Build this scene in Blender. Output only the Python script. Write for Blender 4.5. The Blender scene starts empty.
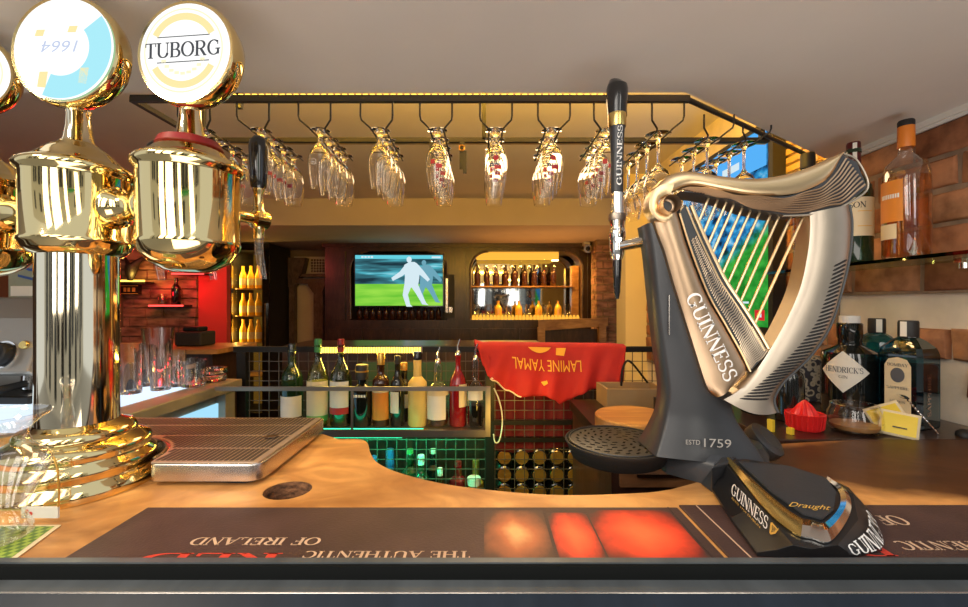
import bpy, bmesh, math, random
from mathutils import Vector, Matrix, Euler
from mathutils.geometry import tessellate_polygon
R = random.Random(7)
SC = bpy.context.scene
COL = SC.collection
PI = math.pi

# ------------------------------------------------------------------ camera, world, light, exposure
CZ, FP = 1.40, 420.0                    # eye height, focal length in pixels of a 968 x 607 frame
cam_d = bpy.data.cameras.new('camera'); cam = bpy.data.objects.new('camera', cam_d); COL.objects.link(cam)
cam.location = (0, 0, CZ); cam.rotation_euler = (PI/2, 0, 0)
cam_d.sensor_width = 36; cam_d.lens = FP/968*36; cam_d.clip_start = 0.02
SC.camera = cam
SC.view_settings.view_transform = 'Standard'; SC.view_settings.look = 'None'
SC.view_settings.exposure = 0.0; SC.view_settings.gamma = 1.0; SC.view_settings.use_curve_mapping = False
SC.cycles.transparent_max_bounces = 40; SC.cycles.transmission_bounces = 28; SC.cycles.max_bounces = 28

wd = bpy.data.worlds.new('daylight'); SC.world = wd; wd.use_nodes = True
bg = wd.node_tree.nodes['Background']; bg.inputs[0].default_value = (0.80, 0.86, 0.95, 1); bg.inputs[1].default_value = 0.85

def area(name, loc, aim, size, power, col, size_y=None):
    l = bpy.data.lights.new(name, 'AREA'); o = bpy.data.objects.new(name, l); COL.objects.link(o)
    l.shape = 'RECTANGLE'; l.size = size; l.size_y = size_y or size; l.energy = power; l.color = col
    o.location = loc; o.rotation_euler = (Vector(aim)-Vector(loc)).to_track_quat('-Z', 'Y').to_euler()
    return o
def point(name, loc, power, col, r=0.03):
    l = bpy.data.lights.new(name, 'POINT'); o = bpy.data.objects.new(name, l); COL.objects.link(o)
    l.energy = power; l.color = col; l.shadow_soft_size = r; o.location = loc
    return o
YEL = (1.0, 0.62, 0.10); WARM = (1.0, 0.72, 0.42)
for _x, _w, _e in ((-1.15, 0.30, 7), (-0.62, 0.42, 11), (-0.05, 0.16, 4), (0.75, 0.34, 6)):
    area('street_daylight', (_x, -0.9, 1.95), (_x*.4+.2, 0.9, 1.3), _w, _e, (1.0, 0.93, 0.84), 1.3)
area('pavement_bounce', (0.3, -0.7, 0.5), (0.2, 0.8, 1.8), 1.8, 15, (1.0, 0.92, 0.84), 0.8)
area('side_key_fill', (-1.15, -0.02, 2.25), (0.35, 0.72, 1.15), 0.20, 15, (1.0, 0.80, 0.55), 0.20)  # unseen warm key light added from the left to throw the harp's shadow
area('rack_led', (-0.15, 1.02, 2.08), (-0.15, 1.5, 2.3), 1.25, 24, (1.0, 0.52, 0.04), 0.03)
area('rack_led_down', (-0.15, 0.962, 1.864), (-0.15, 1.13, 1.62), 1.15, 2.2, (1.0, 0.56, 0.05), 0.008)
area('rack_led_slope', (0.84, 1.22, 1.90), (0.98, 1.60, 2.15), 0.7, 11, (1.0, 0.55, 0.06), 0.03)
area('room_fill', (0.2, 2.3, 2.26), (0.2, 2.1, 0), 0.7, 9, WARM)  # unseen warm fill added under the middle ceiling
area('counter_fill', (0.3, 1.25, 2.27), (0.0, 0.75, 1.1), 0.3, 6, (1.0, 0.68, 0.34))  # unseen warm fill added to brighten the wooden counter
area('red_lamp', (-2.45, 3.15, 1.95), (-2.65, 3.8, 1.2), 0.3, 4.2, (1.0, 0.10, 0.08))
area('green_led_shelf', (-0.40, 1.62, 0.905), (-0.40, 1.90, 0.6), 0.7, 5, (0.02, 1.0, 0.42), 0.02)
area('lower_fill', (0.12, 1.35, 1.0), (0.24, 1.85, 0.62), 0.15, 1.5, YEL)  # unseen yellow fill added to light the stacked wine bottles
area('niche_lamp', (0.47, 4.735, 1.965), (0.47, 4.86, 1.25), 1.0, 26, (1.0, 0.50, 0.10), 0.05)
area('rear_ceiling_fill', (0.6, 4.1, 1.4), (0.6, 4.0, 2.1), 1.2, 5, (1.0, 0.42, 0.10), 0.4)  # unseen orange fill added to warm the rear ceiling and hatch frame

# ------------------------------------------------------------------ materials
M = {}
def nodes(name):
    m = bpy.data.materials.new(name); m.use_nodes = True
    nt = m.node_tree; nt.nodes.clear()
    out = nt.nodes.new('ShaderNodeOutputMaterial')
    M[name] = m
    return m, nt, out
def coords(nt, scale, kind='Object'):
    tc = nt.nodes.new('ShaderNodeTexCoord'); mp = nt.nodes.new('ShaderNodeMapping')
    nt.links.new(tc.outputs[kind], mp.inputs[0]); mp.inputs['Scale'].default_value = scale
    return mp
def ramp(nt, fac, stops):
    r = nt.nodes.new('ShaderNodeValToRGB'); e = r.color_ramp.elements
    while len(e) < len(stops): e.new(0.5)
    for k, (p, c) in enumerate(stops):
        e[k].position = p; e[k].color = (*c, 1)
    nt.links.new(fac, r.inputs[0]); return r
def mat(name, col, rough=0.5, metal=0.0, var=0.0, scale=(8, 8, 8), bump=0.0, bscale=60, emit=None, estr=0.0, spec=0.5, coat=0.0, col2=None):
    m, nt, out = nodes(name)
    p = nt.nodes.new('ShaderNodeBsdfPrincipled'); nt.links.new(p.outputs[0], out.inputs[0])
    p.inputs['Base Color'].default_value = (*col, 1); p.inputs['Roughness'].default_value = rough
    p.inputs['Metallic'].default_value = metal; p.inputs['Specular IOR Level'].default_value = spec
    p.inputs['Coat Weight'].default_value = coat; p.inputs['Coat Roughness'].default_value = 0.08
    if var or col2:
        mp = coords(nt, scale); n = nt.nodes.new('ShaderNodeTexNoise'); n.inputs['Scale'].default_value = 1
        n.inputs['Detail'].default_value = 5; nt.links.new(mp.outputs[0], n.inputs[0])
        a = col2 or tuple(c*(1-var) for c in col); b = col if col2 else tuple(min(1, c*(1+var)) for c in col)
        r = ramp(nt, n.outputs[0], [(0.35, a), (0.65, b)]); nt.links.new(r.outputs[0], p.inputs['Base Color'])
    if bump:
        mp2 = coords(nt, (bscale,)*3); n2 = nt.nodes.new('ShaderNodeTexNoise'); n2.inputs['Scale'].default_value = 1; n2.inputs['Detail'].default_value = 4
        nt.links.new(mp2.outputs[0], n2.inputs[0]); bp = nt.nodes.new('ShaderNodeBump'); bp.inputs['Strength'].default_value = bump; bp.inputs['Distance'].default_value = 0.004
        nt.links.new(n2.outputs[0], bp.inputs['Height']); nt.links.new(bp.outputs[0], p.inputs['Normal'])
    if emit:
        p.inputs['Emission Color'].default_value = (*emit, 1); p.inputs['Emission Strength'].default_value = estr
    return m
def wood(name, light, dark, rough=0.35, scale=(3, 14, 14), coat=0.3, knots=True, spec=0.5, dark_oval=None):
    m, nt, out = nodes(name)
    p = nt.nodes.new('ShaderNodeBsdfPrincipled'); nt.links.new(p.outputs[0], out.inputs[0])
    p.inputs['Roughness'].default_value = rough; p.inputs['Coat Weight'].default_value = coat; p.inputs['Coat Roughness'].default_value = 0.2
    p.inputs['Specular IOR Level'].default_value = spec
    mp = coords(nt, scale); n = nt.nodes.new('ShaderNodeTexNoise'); n.inputs['Scale'].default_value = 1.6; n.inputs['Detail'].default_value = 8; n.inputs['Distortion'].default_value = 1.4
    nt.links.new(mp.outputs[0], n.inputs[0])
    r1 = ramp(nt, n.outputs[0], [(0.30, dark), (0.52, tuple((a+b)/2 for a, b in zip(light, dark))), (0.66, light)])
    mp2 = coords(nt, (2.2, 3.5, 3)); n2 = nt.nodes.new('ShaderNodeTexNoise'); n2.inputs['Scale'].default_value = 2.4; n2.inputs['Detail'].default_value = 3
    nt.links.new(mp2.outputs[0], n2.inputs[0])
    r2 = ramp(nt, n2.outputs[0], [(0.34, (0.62, 0.55, 0.50)), (0.58, (1, 1, 1))])
    mx = nt.nodes.new('ShaderNodeMixRGB'); mx.blend_type = 'MULTIPLY'; mx.inputs[0].default_value = 1.0 if knots else 0.3
    nt.links.new(r1.outputs[0], mx.inputs[1]); nt.links.new(r2.outputs[0], mx.inputs[2]); last = mx.outputs[0]
    if dark_oval:                           # wood colour multiplied darker inside an oval with a noisy edge
        col_, c_, s_ = dark_oval
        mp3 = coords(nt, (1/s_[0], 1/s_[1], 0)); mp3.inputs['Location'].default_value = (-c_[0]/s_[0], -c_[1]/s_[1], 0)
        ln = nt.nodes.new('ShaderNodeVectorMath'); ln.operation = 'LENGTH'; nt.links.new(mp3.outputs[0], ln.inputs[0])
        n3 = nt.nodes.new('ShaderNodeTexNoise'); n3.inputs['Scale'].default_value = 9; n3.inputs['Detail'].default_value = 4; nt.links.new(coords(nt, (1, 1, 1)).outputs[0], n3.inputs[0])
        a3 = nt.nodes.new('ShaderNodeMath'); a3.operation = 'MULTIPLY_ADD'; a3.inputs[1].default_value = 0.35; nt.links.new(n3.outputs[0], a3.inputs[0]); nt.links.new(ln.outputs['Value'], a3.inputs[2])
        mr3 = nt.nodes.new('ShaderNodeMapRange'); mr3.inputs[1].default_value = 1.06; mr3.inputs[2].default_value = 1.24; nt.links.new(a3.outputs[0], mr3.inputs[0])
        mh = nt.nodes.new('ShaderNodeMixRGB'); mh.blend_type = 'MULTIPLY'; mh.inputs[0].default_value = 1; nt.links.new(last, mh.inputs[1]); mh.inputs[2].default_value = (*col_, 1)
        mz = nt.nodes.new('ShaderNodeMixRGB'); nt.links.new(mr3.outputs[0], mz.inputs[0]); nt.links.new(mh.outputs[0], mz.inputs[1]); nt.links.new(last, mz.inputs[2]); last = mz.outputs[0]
    nt.links.new(last, p.inputs['Base Color'])
    bp = nt.nodes.new('ShaderNodeBump'); bp.inputs['Strength'].default_value = 0.15; bp.inputs['Distance'].default_value = 0.003
    nt.links.new(n.outputs[0], bp.inputs['Height']); nt.links.new(bp.outputs[0], p.inputs['Normal'])
    return m
def glass(name, tint, refl=0.9, rough=0.02, edge=0.55, base=0.05):
    """thin-walled glass: clear seen square on, mirror-like seen edge on"""
    m, nt, out = nodes(name)
    t = nt.nodes.new('ShaderNodeBsdfTransparent'); t.inputs[0].default_value = (*tint, 1)
    g = nt.nodes.new('ShaderNodeBsdfGlossy'); g.inputs[0].default_value = (refl, refl, refl, 1); g.inputs[1].default_value = rough
    lw = nt.nodes.new('ShaderNodeLayerWeight'); lw.inputs[0].default_value = 0.35
    mm = nt.nodes.new('ShaderNodeMath'); mm.operation = 'MULTIPLY_ADD'; mm.inputs[1].default_value = edge; mm.inputs[2].default_value = base
    nt.links.new(lw.outputs['Facing'], mm.inputs[0])
    mx = nt.nodes.new('ShaderNodeMixShader'); nt.links.new(mm.outputs[0], mx.inputs[0]); nt.links.new(t.outputs[0], mx.inputs[1]); nt.links.new(g.outputs[0], mx.inputs[2])
    nt.links.new(mx.outputs[0], out.inputs[0]); return m
def solid_glass(name, tint, ior=1.45):
    """glass with real thickness: bends and carries light"""
    m, nt, out = nodes(name); p = nt.nodes.new('ShaderNodeBsdfPrincipled'); nt.links.new(p.outputs[0], out.inputs[0])
    p.inputs['Base Color'].default_value = (*tint, 1); p.inputs['Transmission Weight'].default_value = 1.0; p.inputs['Roughness'].default_value = 0.0; p.inputs['IOR'].default_value = ior
    return m
def glow(name, col, s):
    m, nt, out = nodes(name); e = nt.nodes.new('ShaderNodeEmission'); e.inputs[0].default_value = (*col, 1); e.inputs[1].default_value = s
    nt.links.new(e.outputs[0], out.inputs[0]); return m

mat('plaster_ceiling', (0.68, 0.64, 0.60), 0.85, var=0.05, scale=(2, 2, 2), bump=0.08, bscale=30)
mat('plaster_tan', (0.55, 0.47, 0.38), 0.85, var=0.06, scale=(2, 2, 2))
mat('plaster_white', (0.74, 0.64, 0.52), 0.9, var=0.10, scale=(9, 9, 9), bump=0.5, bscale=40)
mat('mortar', (0.27, 0.18, 0.12), 0.95, var=0.2, scale=(20, 20, 20), bump=0.6, bscale=90)
mat('trim_white', (0.72, 0.70, 0.66), 0.5)
mat('cream_paint', (0.80, 0.66, 0.36), 0.6, var=0.03, scale=(2, 2, 2))
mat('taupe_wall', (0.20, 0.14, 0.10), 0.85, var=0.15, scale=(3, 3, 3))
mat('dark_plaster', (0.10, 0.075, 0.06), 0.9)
mat('floor_tiles', (0.10, 0.075, 0.06), 0.6, var=0.2)
mat('red_plaster', (0.60, 0.07, 0.07), 0.6, var=0.08, scale=(2, 2, 2))
mat('stone', (0.30, 0.16, 0.12), 0.9, var=0.5, scale=(7, 7, 22), bump=0.9, bscale=24)
mat('sill_paint', (0.014, 0.020, 0.030), 0.40, var=0.15, scale=(30, 4, 4), spec=0.15)
mat('sill_top', (0.075, 0.085, 0.092), 0.35, var=0.2, scale=(30, 4, 4))
mat('rubber_seal', (0.007, 0.008, 0.008), 0.8, spec=0.08)
wood('counter_wood', (0.82, 0.43, 0.14), (0.48, 0.21, 0.06), 0.48, (5, 8, 8), coat=0.12, spec=0.35, dark_oval=((.13, .095, .075), (.99, .082), (.52, .162)))
wood('worn_wood', (0.36, 0.17, 0.07), (0.17, 0.075, 0.03), 0.5)
wood('back_bar_wood', (0.060, 0.026, 0.017), (0.022, 0.010, 0.008), 0.35, (14, 14, 3))
wood('gold_oak', (0.52, 0.28, 0.10), (0.32, 0.15, 0.045), 0.4)
wood('round_board_wood', (0.62, 0.31, 0.08), (0.42, 0.18, 0.045), 0.45, (3, 20, 20), knots=False)
wood('slat_wood', (0.60, 0.38, 0.14), (0.42, 0.24, 0.08), 0.5, knots=False)
wood('carved_wood', (0.16, 0.10, 0.065), (0.07, 0.04, 0.028), 0.6, (20, 20, 8))
mat('brass', (0.84, 0.66, 0.32), 0.07, 1.0, spec=0.5)
mat('brass_pale', (0.90, 0.80, 0.58), 0.06, 1.0)
mat('gold_trim', (0.80, 0.58, 0.20), 0.22, 1.0)
mat('chrome', (0.82, 0.81, 0.79), 0.10, 1.0)
mat('steel', (0.58, 0.54, 0.50), 0.26, 1.0, bump=0.03, bscale=200)
mat('steel_dull', (0.33, 0.29, 0.25), 0.42, 1.0)
mat('bronze', (0.60, 0.42, 0.27), 0.33, 1.0, var=0.10, scale=(10, 10, 10))
mat('bronze_gold', (0.90, 0.66, 0.38), 0.30, 1.0, var=0.08, scale=(10, 10, 10))
mat('pewter', (0.54, 0.46, 0.37), 0.38, 1.0, var=0.10, scale=(10, 10, 10))
mat('harp_black', (0.032, 0.034, 0.038), 0.36, 0.0, var=0.15, bump=0.04, bscale=150)
mat('bark', (.16, .07, .03), .95, var=.7, scale=(60, 60, 160), bump=1.0, bscale=120)
mat('console_black', (0.014, 0.014, 0.015), 0.30)
mat('etched_grey', (0.42, 0.40, 0.37), 0.5)
mat('gloss_black', (0.010, 0.010, 0.011), 0.12, coat=0.5)
mat('capsule_red', (0.09, 0.008, 0.010), 0.3)
mat('matt_black', (0.014, 0.013, 0.013), 0.55)
mat('black_metal', (0.020, 0.018, 0.017), 0.4, 0.6)
mat('wire_metal', (0.13, 0.11, 0.09), 0.4, 0.5)
mat('tray_rubber', (0.060, 0.042, 0.032), 0.45)
mat('tray_base', (0.50, 0.38, 0.28), 0.4, 0.5)
mat('rubber_grey', (0.022, 0.021, 0.021), 0.38, var=0.25, scale=(40, 40, 40))
mat('mat_brown', (0.062, 0.030, 0.026), 0.55, var=0.18, scale=(14, 14, 14), bump=0.15, bscale=300)
mat('mat_band', (0.040, 0.022, 0.020), 0.55, bump=0.15, bscale=300)
mat('print_cream', (0.62, 0.42, 0.28), 0.6)
mat('print_red', (0.60, 0.045, 0.025), 0.6)
mat('white_ink', (0.86, 0.84, 0.80), 0.5)
mat('grey_ink', (0.10, 0.105, 0.12), 0.5)
mat('gold_ink', (0.72, 0.42, 0.08), 0.4)
mat('red_ink', (0.75, 0.06, 0.03), 0.5)
mat('red_decal', (0.55, 0.035, 0.03), 0.4)
mat('paper_white', (0.78, 0.74, 0.66), 0.6, var=0.04)
mat('paper_cream', (0.74, 0.62, 0.40), 0.6, var=0.05)
mat('paper_orange', (0.72, 0.24, 0.03), 0.5, var=0.06)
mat('paper_yellow', (0.85, 0.62, 0.04), 0.5)
mat('paper_green', (0.10, 0.35, 0.08), 0.5)
mat('paper_black', (0.012, 0.012, 0.014), 0.5)
mat('jersey_red', (0.42, 0.012, 0.013), 0.75, var=0.08, scale=(10, 10, 10), bump=0.15, bscale=400)
mat('jersey_gold', (0.85, 0.42, 0.04), 0.7)
mat('jersey_trim', (0.75, 0.62, 0.50), 0.7)
mat('cloth_darkred', (0.13, 0.004, 0.008), 0.85, bump=0.2, bscale=200)
mat('card_wood', (0.30, 0.20, 0.10), 0.7, var=0.1)
mat('red_plastic', (0.75, 0.02, 0.02), 0.3)
mat('cap_red', (0.22, 0.012, 0.014), 0.35)
mat('cap_blue', (0.02, 0.10, 0.35), 0.35)
mat('cap_gold', (0.75, 0.45, 0.10), 0.3, 0.8)
mat('cap_green', (0.05, 0.25, 0.08), 0.4)
mat('cap_white', (0.72, 0.70, 0.68), 0.4)
mat('cap_orange', (0.70, 0.20, 0.02), 0.4)
mat('leather_tag', (0.70, 0.55, 0.25), 0.6)
mat('machine_steel', (0.40, 0.36, 0.31), 0.35, 0.7)
mat('board_sage', (0.30, 0.32, 0.24), 0.7, var=0.08)
mat('blue_ink', (0.03, 0.08, 0.30), 0.5)
mat('side_counter', (0.30, 0.26, 0.20), 0.4, 0.3, var=0.15)
mat('bottle_dark', (0.008, 0.009, 0.008), 0.07, coat=0.6)
mat('bottle_green', (0.010, 0.030, 0.012), 0.07, coat=0.6)
mat('bottle_brown', (0.045, 0.014, 0.005), 0.08, coat=0.6)
mat('bottle_amber', (0.85, 0.46, 0.05), 0.12, coat=0.5)
mat('bottle_red', (0.22, 0.008, 0.012), 0.08, coat=0.6)
mat('bottle_frost', (0.72, 0.52, 0.16), 0.35)
mat('bottle_cream', (0.62, 0.46, 0.24), 0.2)
mat('beer_gold', (0.95, 0.52, 0.05), 0.2)
mat('street_stone', (.45, .42, .38), .9)
mat('street_plaster', (.75, .70, .60), .9)
mat('awning_green', (.05, .45, .10), .8)
solid_glass('tumbler_clear', (.97, .98, .99))
glass('clear_glass', (0.985, 0.985, 0.98), edge=0.72)
glass('smoke_glass', (0.93, 0.92, 0.88), edge=0.4)
glass('shelf_glass', (0.72, 0.88, 0.80), edge=0.5)
glass('shelf_edge_glass', (0.10, 0.22, 0.17), edge=0.25)
glass('teal_glass', (0.10, 0.40, 0.50), edge=0.35)
glass('green_glass', (0.50, 0.62, 0.30), edge=0.5)
glass('whisky', (0.95, 0.66, 0.30), edge=0.15)
glass('fridge_glass', (0.95, 0.95, 0.95), edge=0.25)
mat('mirror', (0.45, 0.48, 0.48), 0.04, 1.0)
glow('lamp_yellow', (1.0, 0.58, 0.07), 4.5)
glow('lamp_amber', (1.0, 0.46, 0.05), 1.15)
glow('lamp_red', (1.0, 0.06, 0.05), 3.0)
glow('lamp_green', (0.05, 1.0, 0.45), 2.5)
glow('lamp_white', (0.72, 0.86, 1.0), 1.25)
glow('lamp_ice', (0.40, 0.78, 1.0), 1.0)
glow('badge_white', (1.0, 1.0, 0.98), 1.15)
glow('badge_cyan', (0.42, 0.86, 0.97), 1.0)
glow('badge_yellow', (1.0, 0.86, 0.42), 1.0)
glow('badge_paleyellow', (1.0, 0.92, 0.62), 1.05)
glow('fridge_light', (1.0, 0.50, 0.06), 0.12)

# ------------------------------------------------------------------ mesh helpers
def W(px, py, y):                       # where the sight line of a photograph pixel meets depth y
    return Vector(((px-484)/FP*y, y, CZ-(py-303.5)/FP*y))
def G(px, py, z=1.12):                  # where it meets a level surface
    y = (CZ-z)*FP/(py-303.5); return Vector(((px-484)/FP*y, y, z))
def H(px, py, p, n):                    # where it meets a plane
    d = Vector(((px-484)/FP, 1, -(py-303.5)/FP)); o = Vector((0, 0, CZ))
    return o + d*((p-o).dot(n)/d.dot(n))
def spline(pts, n=8, closed=False):
    P = [Vector(p) for p in pts]; out = []; k = len(P)
    for i in range(k if closed else k-1):
        a, b, c, d = (P[(i-1) % k] if closed or i > 0 else P[0]*2-P[1]), P[i], P[(i+1) % k], (P[(i+2) % k] if closed or i+2 < k else P[-1]*2-P[-2])
        for j in range(n):
            t = j/n; out.append(0.5*((2*b)+(c-a)*t+(2*a-5*b+4*c-d)*t*t+(3*b-a-3*c+d)*t**3))
    if not closed: out.append(P[-1].copy())
    return out
class B:
    def __init__(s): s.m = bmesh.new()
    def face(s, pts):
        try: return s.m.faces.new([s.m.verts.new(p) for p in pts])
        except ValueError: pass
    def box(s, lo, hi, rz=0.0, mtx=None):
        lo, hi = Vector(lo), Vector(hi); c = (lo+hi)/2
        mt = mtx or (Matrix.Translation(c) @ Matrix.Rotation(rz, 4, 'Z'))
        d = (hi-lo)/2
        v = [s.m.verts.new(mt @ Vector((x*d.x, y*d.y, z*d.z))) for x in (-1, 1) for y in (-1, 1) for z in (-1, 1)]
        for f in ((0, 1, 3, 2), (4, 6, 7, 5), (0, 4, 5, 1), (2, 3, 7, 6), (0, 2, 6, 4), (1, 5, 7, 3)): s.m.faces.new([v[i] for i in f])
        return s
    def loft(s, rings, cap=True, closed=True):
        vs = [[s.m.verts.new(p) for p in r] for r in rings]; n = len(rings[0])
        for a, b in zip(vs, vs[1:]):
            for i in range(n if closed else n-1):
                j = (i+1) % n
                try: s.m.faces.new((a[i], a[j], b[j], b[i]))
                except ValueError: pass
        if cap:
            for r in (vs[0], vs[-1]):
                try: s.m.faces.new(r if r is vs[-1] else r[::-1])
                except ValueError: pass
        return s
    def lathe(s, prof, c=(0, 0, 0), seg=32, axis=(0, 0, 1), cap=False, sx=1.0, sy=1.0):
        q = Vector((0, 0, 1)).rotation_difference(Vector(axis).normalized()).to_matrix(); c = Vector(c)
        rings = [[c + q @ Vector((max(r, 1e-5)*sx*math.cos(2*PI*i/seg), max(r, 1e-5)*sy*math.sin(2*PI*i/seg), z)) for i in range(seg)] for r, z in prof]
        return s.loft(rings, cap)
    def tube(s, pts, r, seg=8, cap=True):
        P = [Vector(p) for p in pts]; rings = []; up = None
        for i, p in enumerate(P):
            d = (P[min(i+1, len(P)-1)]-P[max(i-1, 0)]).normalized()
            if up is None: up = d.orthogonal().normalized()
            up = (up-d*up.dot(d)); up = up.normalized() if up.length > 1e-6 else d.orthogonal().normalized()
            w = d.cross(up); rr = r[i] if isinstance(r, (list, tuple)) else r
            rings.append([p+(up*math.cos(2*PI*k/seg)+w*math.sin(2*PI*k/seg))*rr for k in range(seg)])
        return s.loft(rings, cap)
    def prism(s, pts, off, bev=0.0):
        """polygon pts (3D, planar) pushed along off; its first face gets a rounded rim"""
        off = Vector(off); P = [Vector(p) for p in pts]
        n = off.normalized()
        if bev:
            k = len(P); ins = []
            for i in range(k):
                e1 = (P[i]-P[i-1]).normalized(); e2 = (P[(i+1) % k]-P[i]).normalized()
                t = (e1+e2); t = t.normalized() if t.length > 1e-6 else e1
                ins.append(n.cross(t))
            area2 = sum((P[i].cross(P[(i+1) % k])).dot(n) for i in range(k))
            sg = 1 if area2 > 0 else -1
            rings = [[p+q*sg*bev*(1-math.sin(a))+n*bev*(1-math.cos(a)) for p, q in zip(P, ins)] for a in (0, PI/6, PI/3, PI/2)]
            rings.append([p+off for p in P])
            vs = [[s.m.verts.new(p) for p in r] for r in rings]
            for a, b in zip(vs, vs[1:]):
                for i in range(k):
                    try: s.m.faces.new((a[i], a[(i+1) % k], b[(i+1) % k], b[i]))
                    except ValueError: pass
            caps = (vs[0], vs[-1])
        else:
            a = [s.m.verts.new(p) for p in P]; b = [s.m.verts.new(p+off) for p in P]; k = len(P)
            for i in range(k): s.m.faces.new((a[i], a[(i+1) % k], b[(i+1) % k], b[i]))
            caps = (a, b)
        tri = tessellate_polygon([P])
        for c in caps:
            for t in tri:
                try: s.m.faces.new([c[i] for i in t])
                except ValueError: pass
        return s
    def grid(s, fn, nu, nv):
        v = [[s.m.verts.new(fn(i/nu, j/nv)) for j in range(nv+1)] for i in range(nu+1)]
        for i in range(nu):
            for j in range(nv): s.m.faces.new((v[i][j], v[i+1][j], v[i+1][j+1], v[i][j+1]))
        return s
def even(pts, n, k=14):
    """n points evenly spaced along the smooth curve through pts"""
    P = spline(pts, k); d = [0.0]
    for a, b in zip(P, P[1:]): d.append(d[-1]+(b-a).length)
    out, j = [], 0
    for i in range(n):
        t = d[-1]*i/(n-1)
        while j < len(d)-2 and d[j+1] < t: j += 1
        f = (t-d[j])/((d[j+1]-d[j]) or 1); out.append(P[j].lerp(P[j+1], min(1, f)))
    return out
def ribs(b, A, C, bulge, depth, sag=0.0, n=9, edge=.0025):
    """band between two edge curves with a rounded front and a flat back"""
    rings = []
    for i, (a, c) in enumerate(zip(A, C)):
        w = max(0, (i/(len(A)-1)-.8)/.2)
        r = [a.lerp(c, k/(n-1))+Vector((0, edge-(bulge+edge)*math.sin(PI*k/(n-1))**.6, -sag*w*w*math.sin(PI*k/(n-1)))) for k in range(n)]
        rings.append(r+[c+Vector((0, depth, 0)), a+Vector((0, depth, 0))])
    return b.loft(rings)
def on_ribs(A, C, bulge, s, t, edge=.0025, up=.0004):
    x = max(0, min(.9999, s))*(len(A)-1); i = int(x); f = x-i; a, c = A[i].lerp(A[i+1], f), C[i].lerp(C[i+1], f)
    return a.lerp(c, t)+Vector((0, edge-(bulge+edge)*math.sin(PI*t)**.6-up, 0))
OFF = {}
def mk(name, b, m, parent=None, sharp=38, flat=False, bev=0.0, solid=0.0, keep=False):
    me = bpy.data.meshes.new(name)
    off = OFF.get(parent.name, Vector()) if parent else Vector()
    if off.length: bmesh.ops.translate(b.m, verts=b.m.verts, vec=-off)
    if not keep: bmesh.ops.recalc_face_normals(b.m, faces=b.m.faces)
    if not flat:
        for f in b.m.faces: f.smooth = True
    b.m.to_mesh(me); b.m.free()
    if not flat: me.set_sharp_from_angle(angle=math.radians(sharp))
    me.materials.append(M[m])
    o = bpy.data.objects.new(name, me); COL.objects.link(o)
    if parent: o.parent = parent; OFF[o.name] = off
    if bev:
        md = o.modifiers.new('edge', 'BEVEL'); md.width = bev; md.segments = 2; md.limit_method = 'ANGLE'; md.angle_limit = math.radians(50)
    if solid:
        md = o.modifiers.new('thick', 'SOLIDIFY'); md.thickness = solid; md.offset = 0
    return o
def tag(o, label, cat, group=None, kind=None):
    o['label'] = label; o['category'] = cat
    if group: o['group'] = group
    if kind: o['kind'] = kind
    return o
def thing(name, label, cat, loc=(0, 0, 0), group=None):
    o = bpy.data.objects.new(name, None); COL.objects.link(o); o.location = loc; o.empty_display_size = 0.02
    OFF[o.name] = Vector(loc)
    return tag(o, label, cat, group)
def struct(name, b, m, parent=None, **k):
    o = mk(name, b, m, parent, **k); o['kind'] = 'structure'; return o
KIDS = {}
def dup(root, loc, label=None, rz=None):
    def cp(o, par):
        c = o.copy(); COL.objects.link(c); c.parent = par
        for ch in o.children: cp(ch, c)
        return c
    c = cp(root, None); c.location = loc
    if rz is not None: c.rotation_euler = (0, 0, rz)
    if label: c['label'] = label
    return c
ORD = ['first', 'second', 'third', 'fourth', 'fifth', 'sixth', 'seventh', 'eighth', 'ninth', 'tenth', 'eleventh', 'twelfth', 'thirteenth', 'fourteenth', 'fifteenth', 'sixteenth']

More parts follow.
